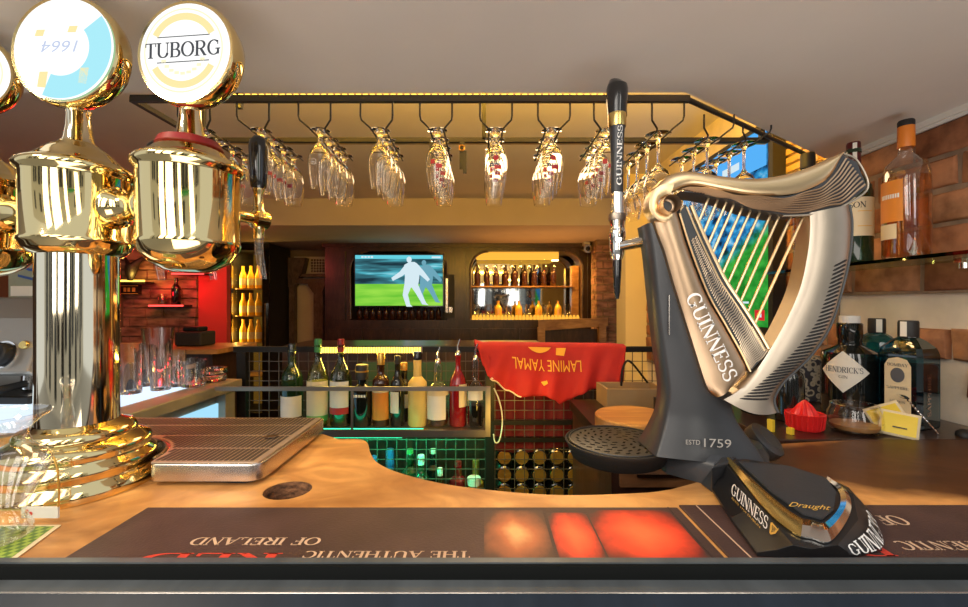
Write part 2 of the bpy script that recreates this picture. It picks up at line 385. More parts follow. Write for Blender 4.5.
# ------------------------------------------------------------------ lettering
TK, TN = 0.17, 0.07
def _serif(x, y, w=0.34): return [([(x-w/2, y), (x+w/2, y)], TN)]
def _stem(x, w=TK, a=0.03, b=0.97): return [([(x, 0), (x, 1)], w)] + _serif(x, a, max(0.30, w*2)) + _serif(x, b, max(0.30, w*2))
def _arc(cx, cy, rx, ry, a0, a1, n=16, tk=TK, tn=TN):
    pts, ws = [], []
    for i in range(n+1):
        a = math.radians(a0+(a1-a0)*i/n); pts.append((cx+rx*math.cos(a), cy+ry*math.sin(a))); ws.append(tn+(tk-tn)*abs(math.cos(a))**1.3)
    return [(pts, ws)]
def letter(c):
    if c == 'A': return [([(0.12, 0), (0.44, 1)], TN), ([(0.44, 1), (0.76, 0)], TK), ([(0.24, 0.36), (0.64, 0.36)], TN)] + _serif(0.1, 0.03, 0.24) + _serif(0.76, 0.03, 0.3), 0.92
    if c == 'B': return _stem(0.16)[:1] + [([(0.02, 0.03), (0.42, 0.03)], TN), ([(0.02, 0.97), (0.40, 0.97)], TN), ([(0.16, 0.52), (0.42, 0.52)], TN)] + _arc(0.40, 0.75, 0.20, 0.22, 90, -90) + _arc(0.42, 0.27, 0.24, 0.24, 90, -90), 0.76
    if c == 'C': return _arc(0.46, 0.5, 0.36, 0.47, 48, 312, 22) + [([(0.72, 0.68), (0.72, 0.95)], TN)], 0.84
    if c == 'D': return _stem(0.16)[:1] + [([(0.02, 0.03), (0.40, 0.03)], TN), ([(0.02, 0.97), (0.40, 0.97)], TN)] + _arc(0.40, 0.5, 0.38, 0.47, 90, -90), 0.90
    if c in 'EF':
        s = _stem(0.16)[:1] + [([(0.02, 0.97), (0.62, 0.97)], TN), ([(0.60, 0.97), (0.60, 0.76)], TN), ([(0.16, 0.5), (0.46, 0.5)], TN), ([(0.46, 0.4), (0.46, 0.6)], TN)]
        return (s + [([(0.02, 0.03), (0.64, 0.03)], TN), ([(0.64, 0.03), (0.64, 0.26)], TN)] if c == 'E' else s + _serif(0.16, 0.03)), 0.74
    if c == 'G': return _arc(0.46, 0.5, 0.36, 0.47, 48, 330, 22) + [([(0.72, 0.68), (0.72, 0.95)], TN), ([(0.74, 0.06), (0.74, 0.42)], TK*0.9), ([(0.56, 0.42), (0.90, 0.42)], TN)], 0.96
    if c == 'H': return _stem(0.16) + _stem(0.74) + [([(0.16, 0.5), (0.74, 0.5)], TN)], 0.92
    if c == 'I': return _stem(0.18), 0.38
    if c == 'K': return _stem(0.16) + [([(0.22, 0.45), (0.66, 0.97)], TN), ([(0.34, 0.58), (0.72, 0.03)], TK)] + _serif(0.70, 0.03, 0.26), 0.86
    if c == 'L': return _stem(0.16) + [([(0.02, 0.03), (0.62, 0.03)], TN), ([(0.62, 0.03), (0.62, 0.3)], TN)], 0.70
    if c == 'M': return [([(0.14, 0), (0.14, 1)], TN), ([(0.14, 1), (0.5, 0.02)], TK), ([(0.5, 0.02), (0.86, 1)], TN), ([(0.88, 0), (0.88, 1)], TK)] + _serif(0.14, 0.03) + _serif(0.88, 0.03), 1.06
    if c == 'N': return [([(0.14, 0), (0.14, 1)], TN), ([(0.14, 1), (0.76, 0)], TK), ([(0.78, 0), (0.78, 1)], TN)] + _serif(0.14, 0.03, 0.26) + _serif(0.12, 0.97, 0.22) + _serif(0.78, 0.97, 0.26), 0.94
    if c == 'O': return _arc(0.46, 0.5, 0.37, 0.47, 0, 360, 28), 0.94
    if c in 'PR':
        s = _stem(0.16)[:1] + [([(0.02, 0.97), (0.40, 0.97)], TN), ([(0.16, 0.48), (0.40, 0.48)], TN)] + _serif(0.16, 0.03) + _arc(0.40, 0.725, 0.24, 0.245, 90, -90)
        return (s + [([(0.40, 0.48), (0.68, 0.03)], TK), ([(0.64, 0.03), (0.80, 0.03)], TN)] if c == 'R' else s), 0.82 if c == 'R' else 0.72
    if c == 'S':
        t = _arc(0.34, 0.73, 0.24, 0.235, 40, 270, 14, 0.13); u = _arc(0.34, 0.265, 0.26, 0.235, 90, -140, 14, 0.13)
        return t + u + [([(0.54, 0.72), (0.54, 0.95)], TN), ([(0.10, 0.05), (0.10, 0.28)], TN)], 0.68
    if c == 'T': return _stem(0.38)[:1] + _serif(0.38, 0.03) + [([(0.02, 0.97), (0.74, 0.97)], TN), ([(0.04, 0.97), (0.04, 0.74)], TN), ([(0.72, 0.97), (0.72, 0.74)], TN)], 0.78
    if c == 'U': return [([(0.16, 1), (0.16, 0.3)], TK), ([(0.74, 1), (0.74, 0.3)], TN)] + _arc(0.45, 0.32, 0.29, 0.29, 180, 360) + _serif(0.16, 0.97) + _serif(0.74, 0.97, 0.26), 0.90
    if c == 'Y': return [([(0.1, 1), (0.42, 0.46)], TK), ([(0.74, 1), (0.42, 0.46)], TN), ([(0.42, 0.5), (0.42, 0)], TK)] + _serif(0.42, 0.03) + _serif(0.1, 0.97) + _serif(0.74, 0.97, 0.26), 0.84
    if c == "'": return [([(0.1, 1), (0.08, 0.7)], 0.1)], 0.24
    return [], 0.36
def serif_text(s):
    polys, x = [], 0.0
    for c in s:
        st, adv = letter(c)
        for pts, w in st:
            n = len(pts); L = []
            for i, p in enumerate(pts):
                a, b = pts[max(i-1, 0)], pts[min(i+1, n-1)]; dx, dy = b[0]-a[0], b[1]-a[1]; l = math.hypot(dx, dy) or 1
                ww = (w[i] if isinstance(w, list) else w)/2; L.append(((p[0]-dy/l*ww+x, p[1]+dx/l*ww), (p[0]+dy/l*ww+x, p[1]-dx/l*ww)))
            for a, b in zip(L, L[1:]): polys.append((a[0], a[1], b[1], b[0]))
        x += adv
    return polys, x
def sans_text(s, shear=0.0):
    cu = bpy.data.curves.new('t', 'FONT'); cu.body = s; cu.size = 1.0; cu.shear = shear; cu.resolution_u = 3
    ob = bpy.data.objects.new('t', cu); COL.objects.link(ob)
    dg = bpy.context.evaluated_depsgraph_get(); me = bpy.data.meshes.new_from_object(ob.evaluated_get(dg))
    polys = [tuple((me.vertices[i].co.x/0.72, me.vertices[i].co.y/0.72) for i in p.vertices) for p in me.polygons]
    bpy.data.meshes.remove(me); bpy.data.objects.remove(ob); bpy.data.curves.remove(cu)
    xs = [p[0] for q in polys for p in q] or [0]
    x0 = min(xs); return [tuple((a-x0, b) for a, b in q) for q in polys], max(xs)-x0
def write(b, s, o, right, up, h, width=None, serif=True, shear=0.0, wrap=None):
    """letters of height h starting at o; right, up are unit vectors; wrap(u, v) may bend them onto a curved face"""
    polys, w = serif_text(s) if serif else sans_text(s, shear)
    kx = (width/w) if width else h; o = Vector(o); right = Vector(right).normalized(); up = Vector(up).normalized()
    for q in polys:
        b.face([wrap(p[0]*kx, p[1]*h) if wrap else o+right*(p[0]*kx)+up*(p[1]*h) for p in q])
    return w*kx
# ================================================================== the room
b = B(); b.box((-3.4, 0.36, -0.05), (2.4, 5.4, 0)); struct('floor', b, 'floor_tiles', flat=True)
b = B(); b.prism([(-2.3, 0.44, 1.86), (1.30, 0.44, 1.86), (1.30, 1.474, 1.86), (0.44, 0.916, 1.86), (-2.3, 0.916, 1.86)], (0, 0, 0.5))
struct('ceiling_front', b, 'plaster_ceiling', flat=True)
b = B(); b.box((-3.4, 0.9, 2.30), (2.4, 3.6, 2.36)); struct('ceiling_middle', b, 'plaster_ceiling', flat=True)
b = B(); b.box((-3.4, 3.6, 2.07), (2.4, 5.4, 2.36)); struct('ceiling_rear', b, 'plaster_tan', flat=True)
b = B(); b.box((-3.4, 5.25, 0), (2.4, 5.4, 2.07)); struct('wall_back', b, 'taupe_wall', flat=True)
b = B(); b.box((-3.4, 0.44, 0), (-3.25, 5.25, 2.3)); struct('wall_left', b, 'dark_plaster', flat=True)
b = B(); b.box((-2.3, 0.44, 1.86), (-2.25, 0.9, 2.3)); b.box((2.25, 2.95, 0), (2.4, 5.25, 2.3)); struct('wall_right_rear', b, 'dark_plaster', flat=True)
# dark red stone of the side room, and the smooth red wall end beside the fridge
b = B(); b.box((-3.25, 3.8, 0), (-2.57, 3.95, 2.07))
for r in range(24):
    z = r*0.085; y0 = -3.25 + R.uniform(-.2, 0)
    while y0 < -2.58:
        l = R.uniform(.12, .3); x1 = min(y0+l, -2.575)
        if x1-max(y0, -3.25) > .03 and z+.08 < 2.07: b.box((max(y0, -3.25), 3.8-R.uniform(.012, .04), z+.006), (x1-.008, 3.82, z+.08))
        y0 += l
struct('wall_stone', b, 'stone', flat=True)
b = B(); b.box((-2.57, 3.78, 0), (-2.316, 3.84, 2.07)); struct('wall_red', b, 'red_plaster', flat=True)
# right wall: plaster with brick courses
wr = struct('wall_right', B().box((1.136, 0.40, 0), (1.30, 2.92, 2.3)), 'plaster_white', flat=True)
m, nt, out = nodes('brick')
p = nt.nodes.new('ShaderNodeBsdfPrincipled'); nt.links.new(p.outputs[0], out.inputs[0]); p.inputs['Roughness'].default_value = 0.9
at = nt.nodes.new('ShaderNodeAttribute'); at.attribute_name = 'tint'
mp = coords(nt, (22, 22, 22)); n = nt.nodes.new('ShaderNodeTexNoise'); n.inputs['Scale'].default_value = 1; n.inputs['Detail'].default_value = 6; nt.links.new(mp.outputs[0], n.inputs[0])
r1 = ramp(nt, at.outputs['Fac'], [(0.0, (0.30, 0.105, 0.045)), (0.5, (0.44, 0.19, 0.085)), (1.0, (0.56, 0.28, 0.14))])
r2 = ramp(nt, n.outputs[0], [(0.3, (0.50, 0.45, 0.42)), (0.6, (1, 1, 1)), (0.8, (1.25, 1.2, 1.1))])
mx = nt.nodes.new('ShaderNodeMixRGB'); mx.blend_type = 'MULTIPLY'; mx.inputs[0].default_value = 1
nt.links.new(r1.outputs[0], mx.inputs[1]); nt.links.new(r2.outputs[0], mx.inputs[2]); nt.links.new(mx.outputs[0], p.inputs['Base Color'])
bp = nt.nodes.new('ShaderNodeBump'); bp.inputs['Strength'].default_value = 0.8; bp.inputs['Distance'].default_value = 0.006; nt.links.new(n.outputs[0], bp.inputs['Height']); nt.links.new(bp.outputs[0], p.inputs['Normal'])
def bricks(name, parent, xf, courses, keepf, ylo, yhi, z0=1.10, step=0.0835, h=0.072):
    b = B(); tints = []
    for c in range(courses):
        z = z0+c*step; y = ylo-R.uniform(0, .2)
        while y < yhi:
            l = R.choice((0.20, 0.21, 0.215, 0.12, 0.205)); a, e = max(y, ylo), min(y+l-.010, yhi)
            if e-a > .03 and keepf((a+e)/2, z+h/2):
                j = lambda s=.003: R.uniform(-s, s); x = xf-R.uniform(-.004, .004); t = R.random()
                base = [(a, z), (e, z), (e, z+h), (a, z+h)]
                q = [(x+.03, p_[0], p_[1]) for p_ in base]
                pr = [(x+.006, p_[0]+j(), p_[1]+j()) for p_ in base]
                cy, cz = (a+e)/2, z+h/2
                fr = [(x+j(.002), cy+(p_[1]-cy)*.94, cz+(p_[2]-cz)*.84) for p_ in pr]
                b.loft([q, pr, fr]); tints += [t]*10
            y += l
    o = mk(name, b, 'brick', parent, sharp=60, keep=False)
    at_ = o.data.attributes.new('tint', 'FLOAT', 'FACE')
    for i in range(len(o.data.polygons)): at_.data[i].value = tints[min(i, len(tints)-1)]
    o['kind'] = 'structure'; return o
def brick_here(y, z):
    if z > 1.845: return False
    if y > 1.36: return z > 1.0
    if z > 1.425: return True
    return (y < .99 and 1.34 > z > 1.14) or (y > 1.25 and z < 1.38) or R.random() < 0.05
b = B(); b.box((1.124, 0.42, 1.425), (1.137, 1.46, 1.845)); b.box((1.124, 1.34, 1.0), (1.137, 2.9, 1.86)); mm_ = mk('mortar_bed', b, 'mortar', wr, flat=True); mm_['kind'] = 'structure'
bricks('brick_facing', wr, 1.118, 10, brick_here, 0.42, 2.9, z0=1.015)
b = B(); b.box((1.108, 0.42, 1.846), (1.137, 1.37, 1.86)); b.box((1.116, 0.42, 1.838), (1.137, 1.37, 1.847)); struct('trim_cornice', b, 'trim_white', flat=True)
b = B()
for k in range(13): b.box((1.112, 1.40, 1.88+k*.032), (1.137, 1.72, 1.902+k*.032))
struct('trim_slats', b, 'slat_wood', flat=True)
b = B(); b.box((0.985, 2.92, 0), (1.40, 3.12, 2.3)); struct('trim_pillar', b, 'cream_paint', flat=True)
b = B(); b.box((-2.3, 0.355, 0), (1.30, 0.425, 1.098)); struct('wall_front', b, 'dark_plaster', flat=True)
# window sill the photo looks in over: painted outer lip, rubber groove, raised inner rail
b = B(); b.prism([(-1.3, .4325, 1.10), (-1.3, .4325, 1.1335), (-1.3, .4405, 1.1335), (-1.3, .4405, 1.10)], (2.42, 0, 0)); ws = struct('window_1', b, 'sill_top', flat=True)
b = B(); b.box((-1.3, .4285, 1.1005), (1.12, .4324, 1.1318)); b.box((-1.3, .414, 1.100), (1.12, .4285, 1.1165)); struct('window_seal', b, 'rubber_seal', ws, flat=True)
b = B(); b.box((-1.3, .4115, 1.1166), (1.12, .4284, 1.1180)); struct('window_ledge', b, 'sill_top', ws, flat=True)
b = B(); b.prism([(-1.3, .350, 1.06), (-1.3, .350, 1.078), (-1.3, .398, 1.1085), (-1.3, .4105, 1.1165), (-1.3, .414, 1.1165), (-1.3, .414, 1.06)], (2.42, 0, 0)); struct('window_sill', b, 'sill_paint', ws, flat=True)
b = B(); b.tube([(-1.3, .411, 1.1168), (1.12, .411, 1.1168)], .0010); struct('window_bead', b, 'steel', ws)

# ------------------------------------------------------------------ the far room: back bar, screens, fridge
bb = thing('back_bar_cabinet', 'dark stained back bar with two round-cornered niches at the far end of the room', 'back bar', (0, 4.7, 0))
b = B(); b.box((-1.779, 4.70, 0), (1.265, 5.2, 1.215)); 
for k in range(7): b.box((-1.75+k*.43, 4.685, .1), (-1.36+k*.43, 4.70, 1.12))
mk('base', b, 'back_bar_wood', bb, flat=True)
b = B(); b.box((-1.779, 4.70, 1.985), (1.265, 5.2, 2.069)); b.box((-1.80, 4.67, 2.03), (1.285, 4.70, 2.069)); mk('fascia', b, 'back_bar_wood', bb, flat=True)
for x0, x1 in ((-1.779, -1.5), (-.414, -.157), (1.108, 1.265)):
    b = B(); b.box((x0, 4.70, 1.215), (x1, 5.2, 1.985)); b.box((x0+.05, 4.68, 1.215), (x1-.05, 4.70, 1.985)); mk('post', b, 'back_bar_wood', bb, flat=True)
for x, s in ((-1.5, 1), (-.414, -1), (-.157, 1), (1.108, -1)):
    pts = [(x, 4.70, 1.985)] + [(x+s*.2*(1-math.sin(a)), 4.70, 1.985-.2*(1-math.cos(a))) for a in [k*PI/20 for k in range(11)]]
    b = B(); b.prism(pts, (0, .3, 0)); mk('arch_corner', b, 'back_bar_wood', bb, flat=True)
    b = B(); b.tube([(x+s*.2*(1-math.sin(a))+s*.004, 4.695, 1.985-.2*(1-math.cos(a))-.004) for a in [k*PI/20 for k in range(11)]]+[(x+s*.01, 4.695, 1.23)], .012, 6); mk('arch_bead', b, 'carved_wood', bb)
b = B(); b.box((-1.5, 5.12, 1.215), (-.414, 5.2, 1.985)); mk('niche_back', b, 'back_bar_wood', bb, flat=True)
b = B(); b.box((-.157, 5.12, 1.215), (1.108, 5.2, 1.985)); mk('niche_mirror', b, 'mirror', bb, flat=True)
b = B(); b.box((-.157, 4.86, 1.59), (1.04, 5.12, 1.604)); mk('shelf', b, 'gold_oak', bb, flat=True)
b = B(); b.box((-.09, 4.78, 1.915), (.85, 4.97, 1.984)); mk('light_panel', b, 'lamp_amber', bb, flat=True)
b = B(); b.box((1.02, 4.88, 1.2155), (1.10, 5.0, 1.84)); mk('side_board', b, 'gold_oak', bb, flat=True)
ls = B()
for k in range(30): x = -.12+k*.0405; ls.lathe([(0, 0), (.017, .003), (.0195, .024), (.012, .052), (0, .058)], (x, 4.725, 1.2155), 8)
tag(mk('light_string', ls, 'lamp_amber'), 'row of amber lights along the lip of the lit far niche', 'light string')

tv = thing('wall_television', 'flat television showing a football match in the far dark niche', 'television', (-.943, 4.66, 1.36))
b = B(); b.box((-1.442, 4.66, 1.361), (-.444, 4.70, 1.950)); b.box((-1.2, 4.70, 1.5), (-.7, 5.1195, 1.85)); mk('bezel', b, 'gloss_black', tv, flat=True)
def screen_mat(name, base, green, sky, hz, sc_, s):
    m, nt, out = nodes(name); e = nt.nodes.new('ShaderNodeEmission'); e.inputs[1].default_value = s; nt.links.new(e.outputs[0], out.inputs[0])
    tc = nt.nodes.new('ShaderNodeTexCoord'); sp = nt.nodes.new('ShaderNodeSeparateXYZ'); nt.links.new(tc.outputs['Generated'], sp.inputs[0])
    mp = nt.nodes.new('ShaderNodeMapping'); nt.links.new(tc.outputs['Generated'], mp.inputs[0]); mp.inputs['Scale'].default_value = sc_; mp.inputs['Rotation'].default_value = (0, .12, 0)
    n = nt.nodes.new('ShaderNodeTexNoise'); n.inputs['Scale'].default_value = 1.0; n.inputs['Detail'].default_value = 3; nt.links.new(mp.outputs[0], n.inputs[0])
    rs = ramp(nt, n.outputs[0], sky); rg = ramp(nt, n.outputs[0], green)
    mr = nt.nodes.new('ShaderNodeMath'); mr.operation = 'GREATER_THAN'; mr.inputs[1].default_value = hz; nt.links.new(sp.outputs['Z'], mr.inputs[0])
    mx = nt.nodes.new('ShaderNodeMixRGB'); nt.links.new(mr.outputs[0], mx.inputs[0]); nt.links.new(rg.outputs[0], mx.inputs[1]); nt.links.new(rs.outputs[0], mx.inputs[2]); nt.links.new(mx.outputs[0], e.inputs[0])
screen_mat('screen_far', None, [(.3, (.10, .50, .03)), (.7, (.36, .78, .08))], [(.36, (.012, .035, .05)), (.5, (.04, .16, .20)), (.60, (.08, .45, .55)), (.72, (.45, .85, .95))], .43, (1.6, 1, 9), 1.0)
b = B(); b.box((-1.428, 4.657, 1.376), (-.458, 4.6605, 1.936)); scr = mk('screen', b, 'screen_far', tv, flat=True)
glow('px_white', (.75, .92, 1.0), .9); glow('px_blue', (.22, .55, .70), .7); glow('px_dark', (.10, .22, .24), .6); glow('px_cyan', (.15, .72, .85), .9)
b = B(); b.box((-1.428, 4.6555, 1.895), (-.458, 4.6572, 1.936)); mk('picture_band', b, 'px_cyan', scr, flat=True)
def figure(nm, m, ox, oz, k, y=4.654):
    b = B()
    for pts in ([(-.10, .27), (-.03, .31), (.04, .31), (.10, .26), (.10, .10), (.08, -.02), (-.10, -.04), (-.09, .12)], [(-.08, .28), (-.16, .18), (-.27, .10), (-.25, .06), (-.13, .12), (-.05, .18)], [(.06, .30), (.15, .20), (.24, .08), (.21, .05), (.12, .13), (.04, .18)],
                [(-.10, 0), (0, 0), (-.05, -.12), (-.02, -.25), (.01, -.28), (-.07, -.28), (-.12, -.13)], [(-.02, 0), (.09, 0), (.13, -.1), (.19, -.23), (.22, -.26), (.14, -.25), (.05, -.1)],
                [(-.035+.035*math.cos(a), .34+.042*math.sin(a)) for a in [i*PI/5 for i in range(10)]]):
        b.face([(ox+p_[0]*k, y, oz+p_[1]*k) for p_ in pts])
    mk(nm, b, m, scr, flat=True)
figure('picture_player', 'px_blue', -.64, 1.60, .74)
figure('picture_player', 'px_white', -.80, 1.60, .84, 4.651)
b = B()
for k in range(4): b.box((-1.36+k*.035, 4.653, 1.905), (-1.335+k*.035, 4.655, 1.925))
b.box((-.58, 4.653, 1.902), (-.48, 4.655, 1.922)); mk('score_marks', b, 'px_white', scr, flat=True)

# glasses and bottles in the two niches
def bottle_mesh(kind, r, h, b=None, seg=20):
    b = b or B()
    P = {'wine': [(0, 0), (.92, 0), (1, .015), (1, .60), (.93, .66), (.60, .73), (.40, .78), (.36, .84), (.36, .955), (.42, .96), (.42, .985), (.36, 1.0), (0, 1)],
         'round': [(0, 0), (.9, 0), (1, .02), (1, .50), (.98, .58), (.82, .68), (.52, .75), (.34, .80), (.30, .86), (.30, .97), (.36, .975), (.36, 1), (0, 1)],
         'stout': [(0, 0), (.93, 0), (1, .02), (1, .62), (.95, .68), (.62, .73), (.42, .76), (.40, .82), (.44, .84), (.44, .99), (.4, 1), (0, 1)],
         'tall': [(0, 0), (.93, 0), (1, .02), (1, .56), (.97, .61), (.70, .66), (.44, .70), (.42, .76), (.42, .985), (.40, 1), (0, 1)],
         'beer': [(0, 0), (.92, 0), (1, .02), (1, .52), (.9, .60), (.55, .74), (.42, .84), (.40, .96), (.48, .965), (.48, 1), (0, 1)],
         'balloon': [(0, 0), (.8, 0), (.75, .03), (.15, .06), (.12, .30), (.5, .38), (.9, .52), (1, .68), (.92, .85), (.72, 1.0)]}[kind]
    return b.lathe([(a*r, z*h) for a, z in P], (0, 0, 0), seg)
def place(proto, spots, texts):
    out = []
    for i, (loc, tx) in enumerate(zip(spots, texts)):
        if i == 0: proto.location = loc; proto['label'] = tx; out.append(proto)
        else: out.append(dup(proto, loc, tx))
    return out
pb = tag(mk('liqueur_bottle', bottle_mesh('round', .042, .215, seg=12), 'bottle_amber'), '', 'bottle', 'bottles on the lit shelf of the far niche')
place(pb, [W(px, 318, 4.79)*1 for px in (498.5, 519, 539, 558.5)], ['amber liqueur bottle, %s from the left between the balloon glasses on the lit far niche' % ORD[k] for k in range(4)])
pg = tag(mk('balloon_glass', bottle_mesh('balloon', .045, .175, seg=16), 'clear_glass'), '', 'glass', 'balloon glasses on the lit shelf of the far niche')
place(pg, [W(px, 318, 4.79) for px in (476, 488.5, 509.5, 529, 549, 568)], ['balloon glass, %s from the left among the amber bottles on the lit far niche' % ORD[k] for k in range(6)])
for o in bpy.data.objects:
    if o.name.startswith(('liqueur_bottle', 'balloon_glass')): o.location.z = 1.2158; o.location.y = 4.82
sb = tag(mk('spirit_bottle', bottle_mesh('wine', .034, .25, seg=12), 'bottle_brown'), '', 'bottle', 'spirit bottles on the upper shelf of the far niche')
place(sb, [Vector((-.08+k*.112, 4.95, 1.6045)) for k in range(9)], ['dark spirit bottle, %s from the left on the upper oak shelf of the mirrored niche' % ORD[k] for k in range(9)])
hb = B(); hb.lathe([(.03, 0), (.03, -.004), (.004, -.006), (.004, -.05), (.022, -.07), (.032, -.10), (.024, -.13)], seg=12)
hg = tag(mk('stem_glass', hb, 'smoke_glass'), '', 'glass', 'glasses hanging under the lamp of the far niche')
place(hg, [Vector((-.07+k*.097, 4.80, 1.895)) for k in range(10)], ['small stem glass hanging under the far niche lamp, %s from the left' % ORD[k] for k in range(10)])
tg = tag(mk('shot_bottle', bottle_mesh('stout', .03, .15, seg=12), 'bottle_brown'), '', 'bottle', 'small bottles in a row below the television')
place(tg, [Vector((-1.42+k*.075, 4.80, 1.2155)) for k in range(13)], ['small dark bottle, %s from the left in the row below the far television' % ORD[k] for k in range(13)])
b = B(); b.box((-.437, 4.655, 1.24), (-.33, 4.679, 1.72)); o = mk('drinks_list', b, 'matt_black', flat=True); tag(o, 'tall narrow black board of drinks hung right of the far television', 'board')
b = B(); b.box((-.425, 4.652, 1.30), (-.40, 4.656, 1.68)); b.box((-.39, 4.652, 1.30), (-.35, 4.656, 1.36)); mk('board_writing', b, 'steel', o, flat=True)

# fridge with rows of beer
fr = thing('bottle_fridge', 'tall black glass-door fridge full of lit beer bottles', 'fridge', (-2.59, 4.85, 0))
b = B(); b.box((-2.80, 5.06, 0), (-2.36, 5.12, 2.06)); b.box((-2.80, 4.63, 0), (-2.765, 5.06, 2.06)); b.box((-2.395, 4.63, 0), (-2.36, 5.06, 2.06)); b.box((-2.765, 4.63, 1.985), (-2.395, 5.06, 2.06)); b.box((-2.765, 4.63, 0), (-2.395, 5.06, .2)); mk('body', b, 'matt_black', fr, flat=True)
b = B(); b.box((-2.765, 5.04, .2), (-2.395, 5.06, 1.985)); mk('light_panel', b, 'fridge_light', fr, flat=True)
for z in (.60, .97, 1.265, 1.57): b = B(); b.box((-2.765, 4.66, z-.012), (-2.395, 5.04, z)); mk('shelf', b, 'gold_oak', fr, flat=True)
dr = B(); 
for lo, hi in (((-2.80, 4.60, .1), (-2.765, 4.63, 2.06)), ((-2.43, 4.60, .1), (-2.36, 4.63, 2.06)), ((-2.765, 4.60, 1.99), (-2.43, 4.63, 2.06)), ((-2.765, 4.60, .1), (-2.43, 4.63, .2))): dr.box(lo, hi)
dr = mk('door', dr, 'gloss_black', fr, flat=True)
b = B(); b.box((-2.765, 4.61, .2), (-2.43, 4.614, 1.99)); mk('door_glass', b, 'fridge_glass', dr, flat=True)
b = B(); b.box((-2.39, 4.57, .9), (-2.375, 4.60, 1.4)); mk('handle', b, 'chrome', dr, flat=True)
fb = thing('beer_bottle', '', 'bottle', (0, 0, 0), 'beer bottles in the lit fridge')
mk('glass', bottle_mesh('beer', .036, .25, seg=12), 'beer_gold', fb); b = B(); b.lathe([(.0365, .035), (.0365, .11)], seg=12); mk('paper_label', b, 'paper_cream', fb)
sp, tx = [], []
for r, (z, nm) in enumerate(((1.57, 'top shelf'), (1.265, 'second shelf'), (.97, 'third shelf'))):
    for k in range(4): sp.append(Vector((-2.705+k*.085, 4.72, z+.0006))); tx.append('golden beer bottle, %s from the left on the %s of the tall lit fridge' % (ORD[k], nm))
fbs = place(fb, sp, tx)

# carved wood screen, side door wall
area('fridge_lamp', (-2.59, 4.66, 1.97), (-2.59, 4.80, .8), .3, 4, (1.0, .62, .14), .04)
area('fridge_strip', (-2.755, 4.665, 1.2), (-2.5, 4.74, 1.2), .02, 6, (1.0, .62, .14), 1.4)
cs = thing('carved_screen', 'dim carved wood screen with two thin posts between fridge and back bar', 'screen', (-2.2, 5.05, 0))
b = B(); b.box((-2.345, 5.05, 0), (-2.29, 5.15, 1.62)); b.prism([(-2.345, 5.03, 1.60), (-2.29, 5.03, 1.60), (-2.18, 5.03, 1.78), (-2.14, 5.03, 1.95), (-2.352, 5.03, 1.95), (-2.352, 5.03, 1.76)], (0, .12, 0)); mk('post', b, 'carved_wood', cs, flat=True)
b = B(); b.box((-2.05, 5.05, 0), (-1.94, 5.15, 1.55)); b.prism([(-2.05, 5.03, 1.53), (-1.94, 5.03, 1.53), (-1.90, 5.03, 1.64), (-2.12, 5.03, 1.64)], (0, .12, 0)); mk('post', b, 'carved_wood', cs, flat=True)
b = B(); b.box((-2.26, 5.04, 1.64), (-1.86, 5.16, 1.70)); b.box((-2.26, 5.06, 1.72), (-1.86, 5.16, 1.76)); mk('lintel', b, 'carved_wood', cs, flat=True)
b = B(); b.box((-2.352, 5.20, 0), (-1.80, 5.244, 1.98)); mk('panel', b, 'plaster_tan', cs, flat=True)
b = B()
for i in range(9):
    for j in range(5): b.lathe([(0, -.004), (.016, 0), (.01, .008), (0, .01)], (-2.13+i*.035, 5.2, 1.80+j*.034), 6, (0, -1, 0))
mk('rosettes', b, 'carved_wood', cs)

# brick pier, oak hatch frame, camera
b = B(); b.box((1.18, 4.40, 0), (1.42, 4.62, 2.07)); pier = struct('trim_pier', b, 'mortar', flat=True)
b = B()
for c in range(24):
    z = .02+c*.0835
    for k in range(2): x = 1.175+k*.125-(c % 2)*.05; b.box((max(x, 1.172), 4.388, z), (min(x+.112, 1.428), 4.41, z+.066)); 
    b.box((1.172, 4.41+(c % 2)*.05, z), (1.185, 4.55+(c % 2)*.05, z+.066))
o = mk('pier_bricks', b, 'stone', pier, flat=True); o['kind'] = 'structure'
hf = thing('oak_hatch_frame', 'plain oak beam and posts of a bar hatch before the back bar', 'hatch', (.9, 4.2, 0))
b = B(); b.prism([(.55, 4.2, 1.125), (1.24, 4.2, 1.175), (1.24, 4.2, 1.255), (.55, 4.2, 1.235)], (0, .06, 0)); mk('beam', b, 'gold_oak', hf, flat=True)
b = B(); b.box((.54, 4.19, 0), (.61, 4.27, 1.16)); mk('post', b, 'gold_oak', hf, flat=True)
b = B(); b.box((1.15, 4.19, 0), (1.22, 4.27, 1.20)); mk('post', b, 'gold_oak', hf, flat=True)
b = B(); b.box((.55, 4.262, 0), (1.2, 4.28, 1.14)); mk('panel', b, 'back_bar_wood', hf, flat=True)
sc = thing('security_camera', 'small grey security camera below the ceiling by the brick pier', 'camera', (1.12, 4.60, 1.985))
b = B(); b.box((1.09, 4.56, 2.03), (1.15, 4.668, 2.0695)); mk('bracket', b, 'cap_white', sc, flat=True)
b = B(); b.lathe([(0, 0), (.045, 0), (.05, .02), (.05, .10), (0, .1)], (1.12, 4.52, 1.99), 16, (0, 1, .1)); mk('body', b, 'steel', sc)
b = B(); b.lathe([(0, -.012), (.022, -.01), (.026, .001), (0, .002)], (1.12, 4.52, 1.99), 12, (0, 1, .1)); mk('lens', b, 'gloss_black', sc)

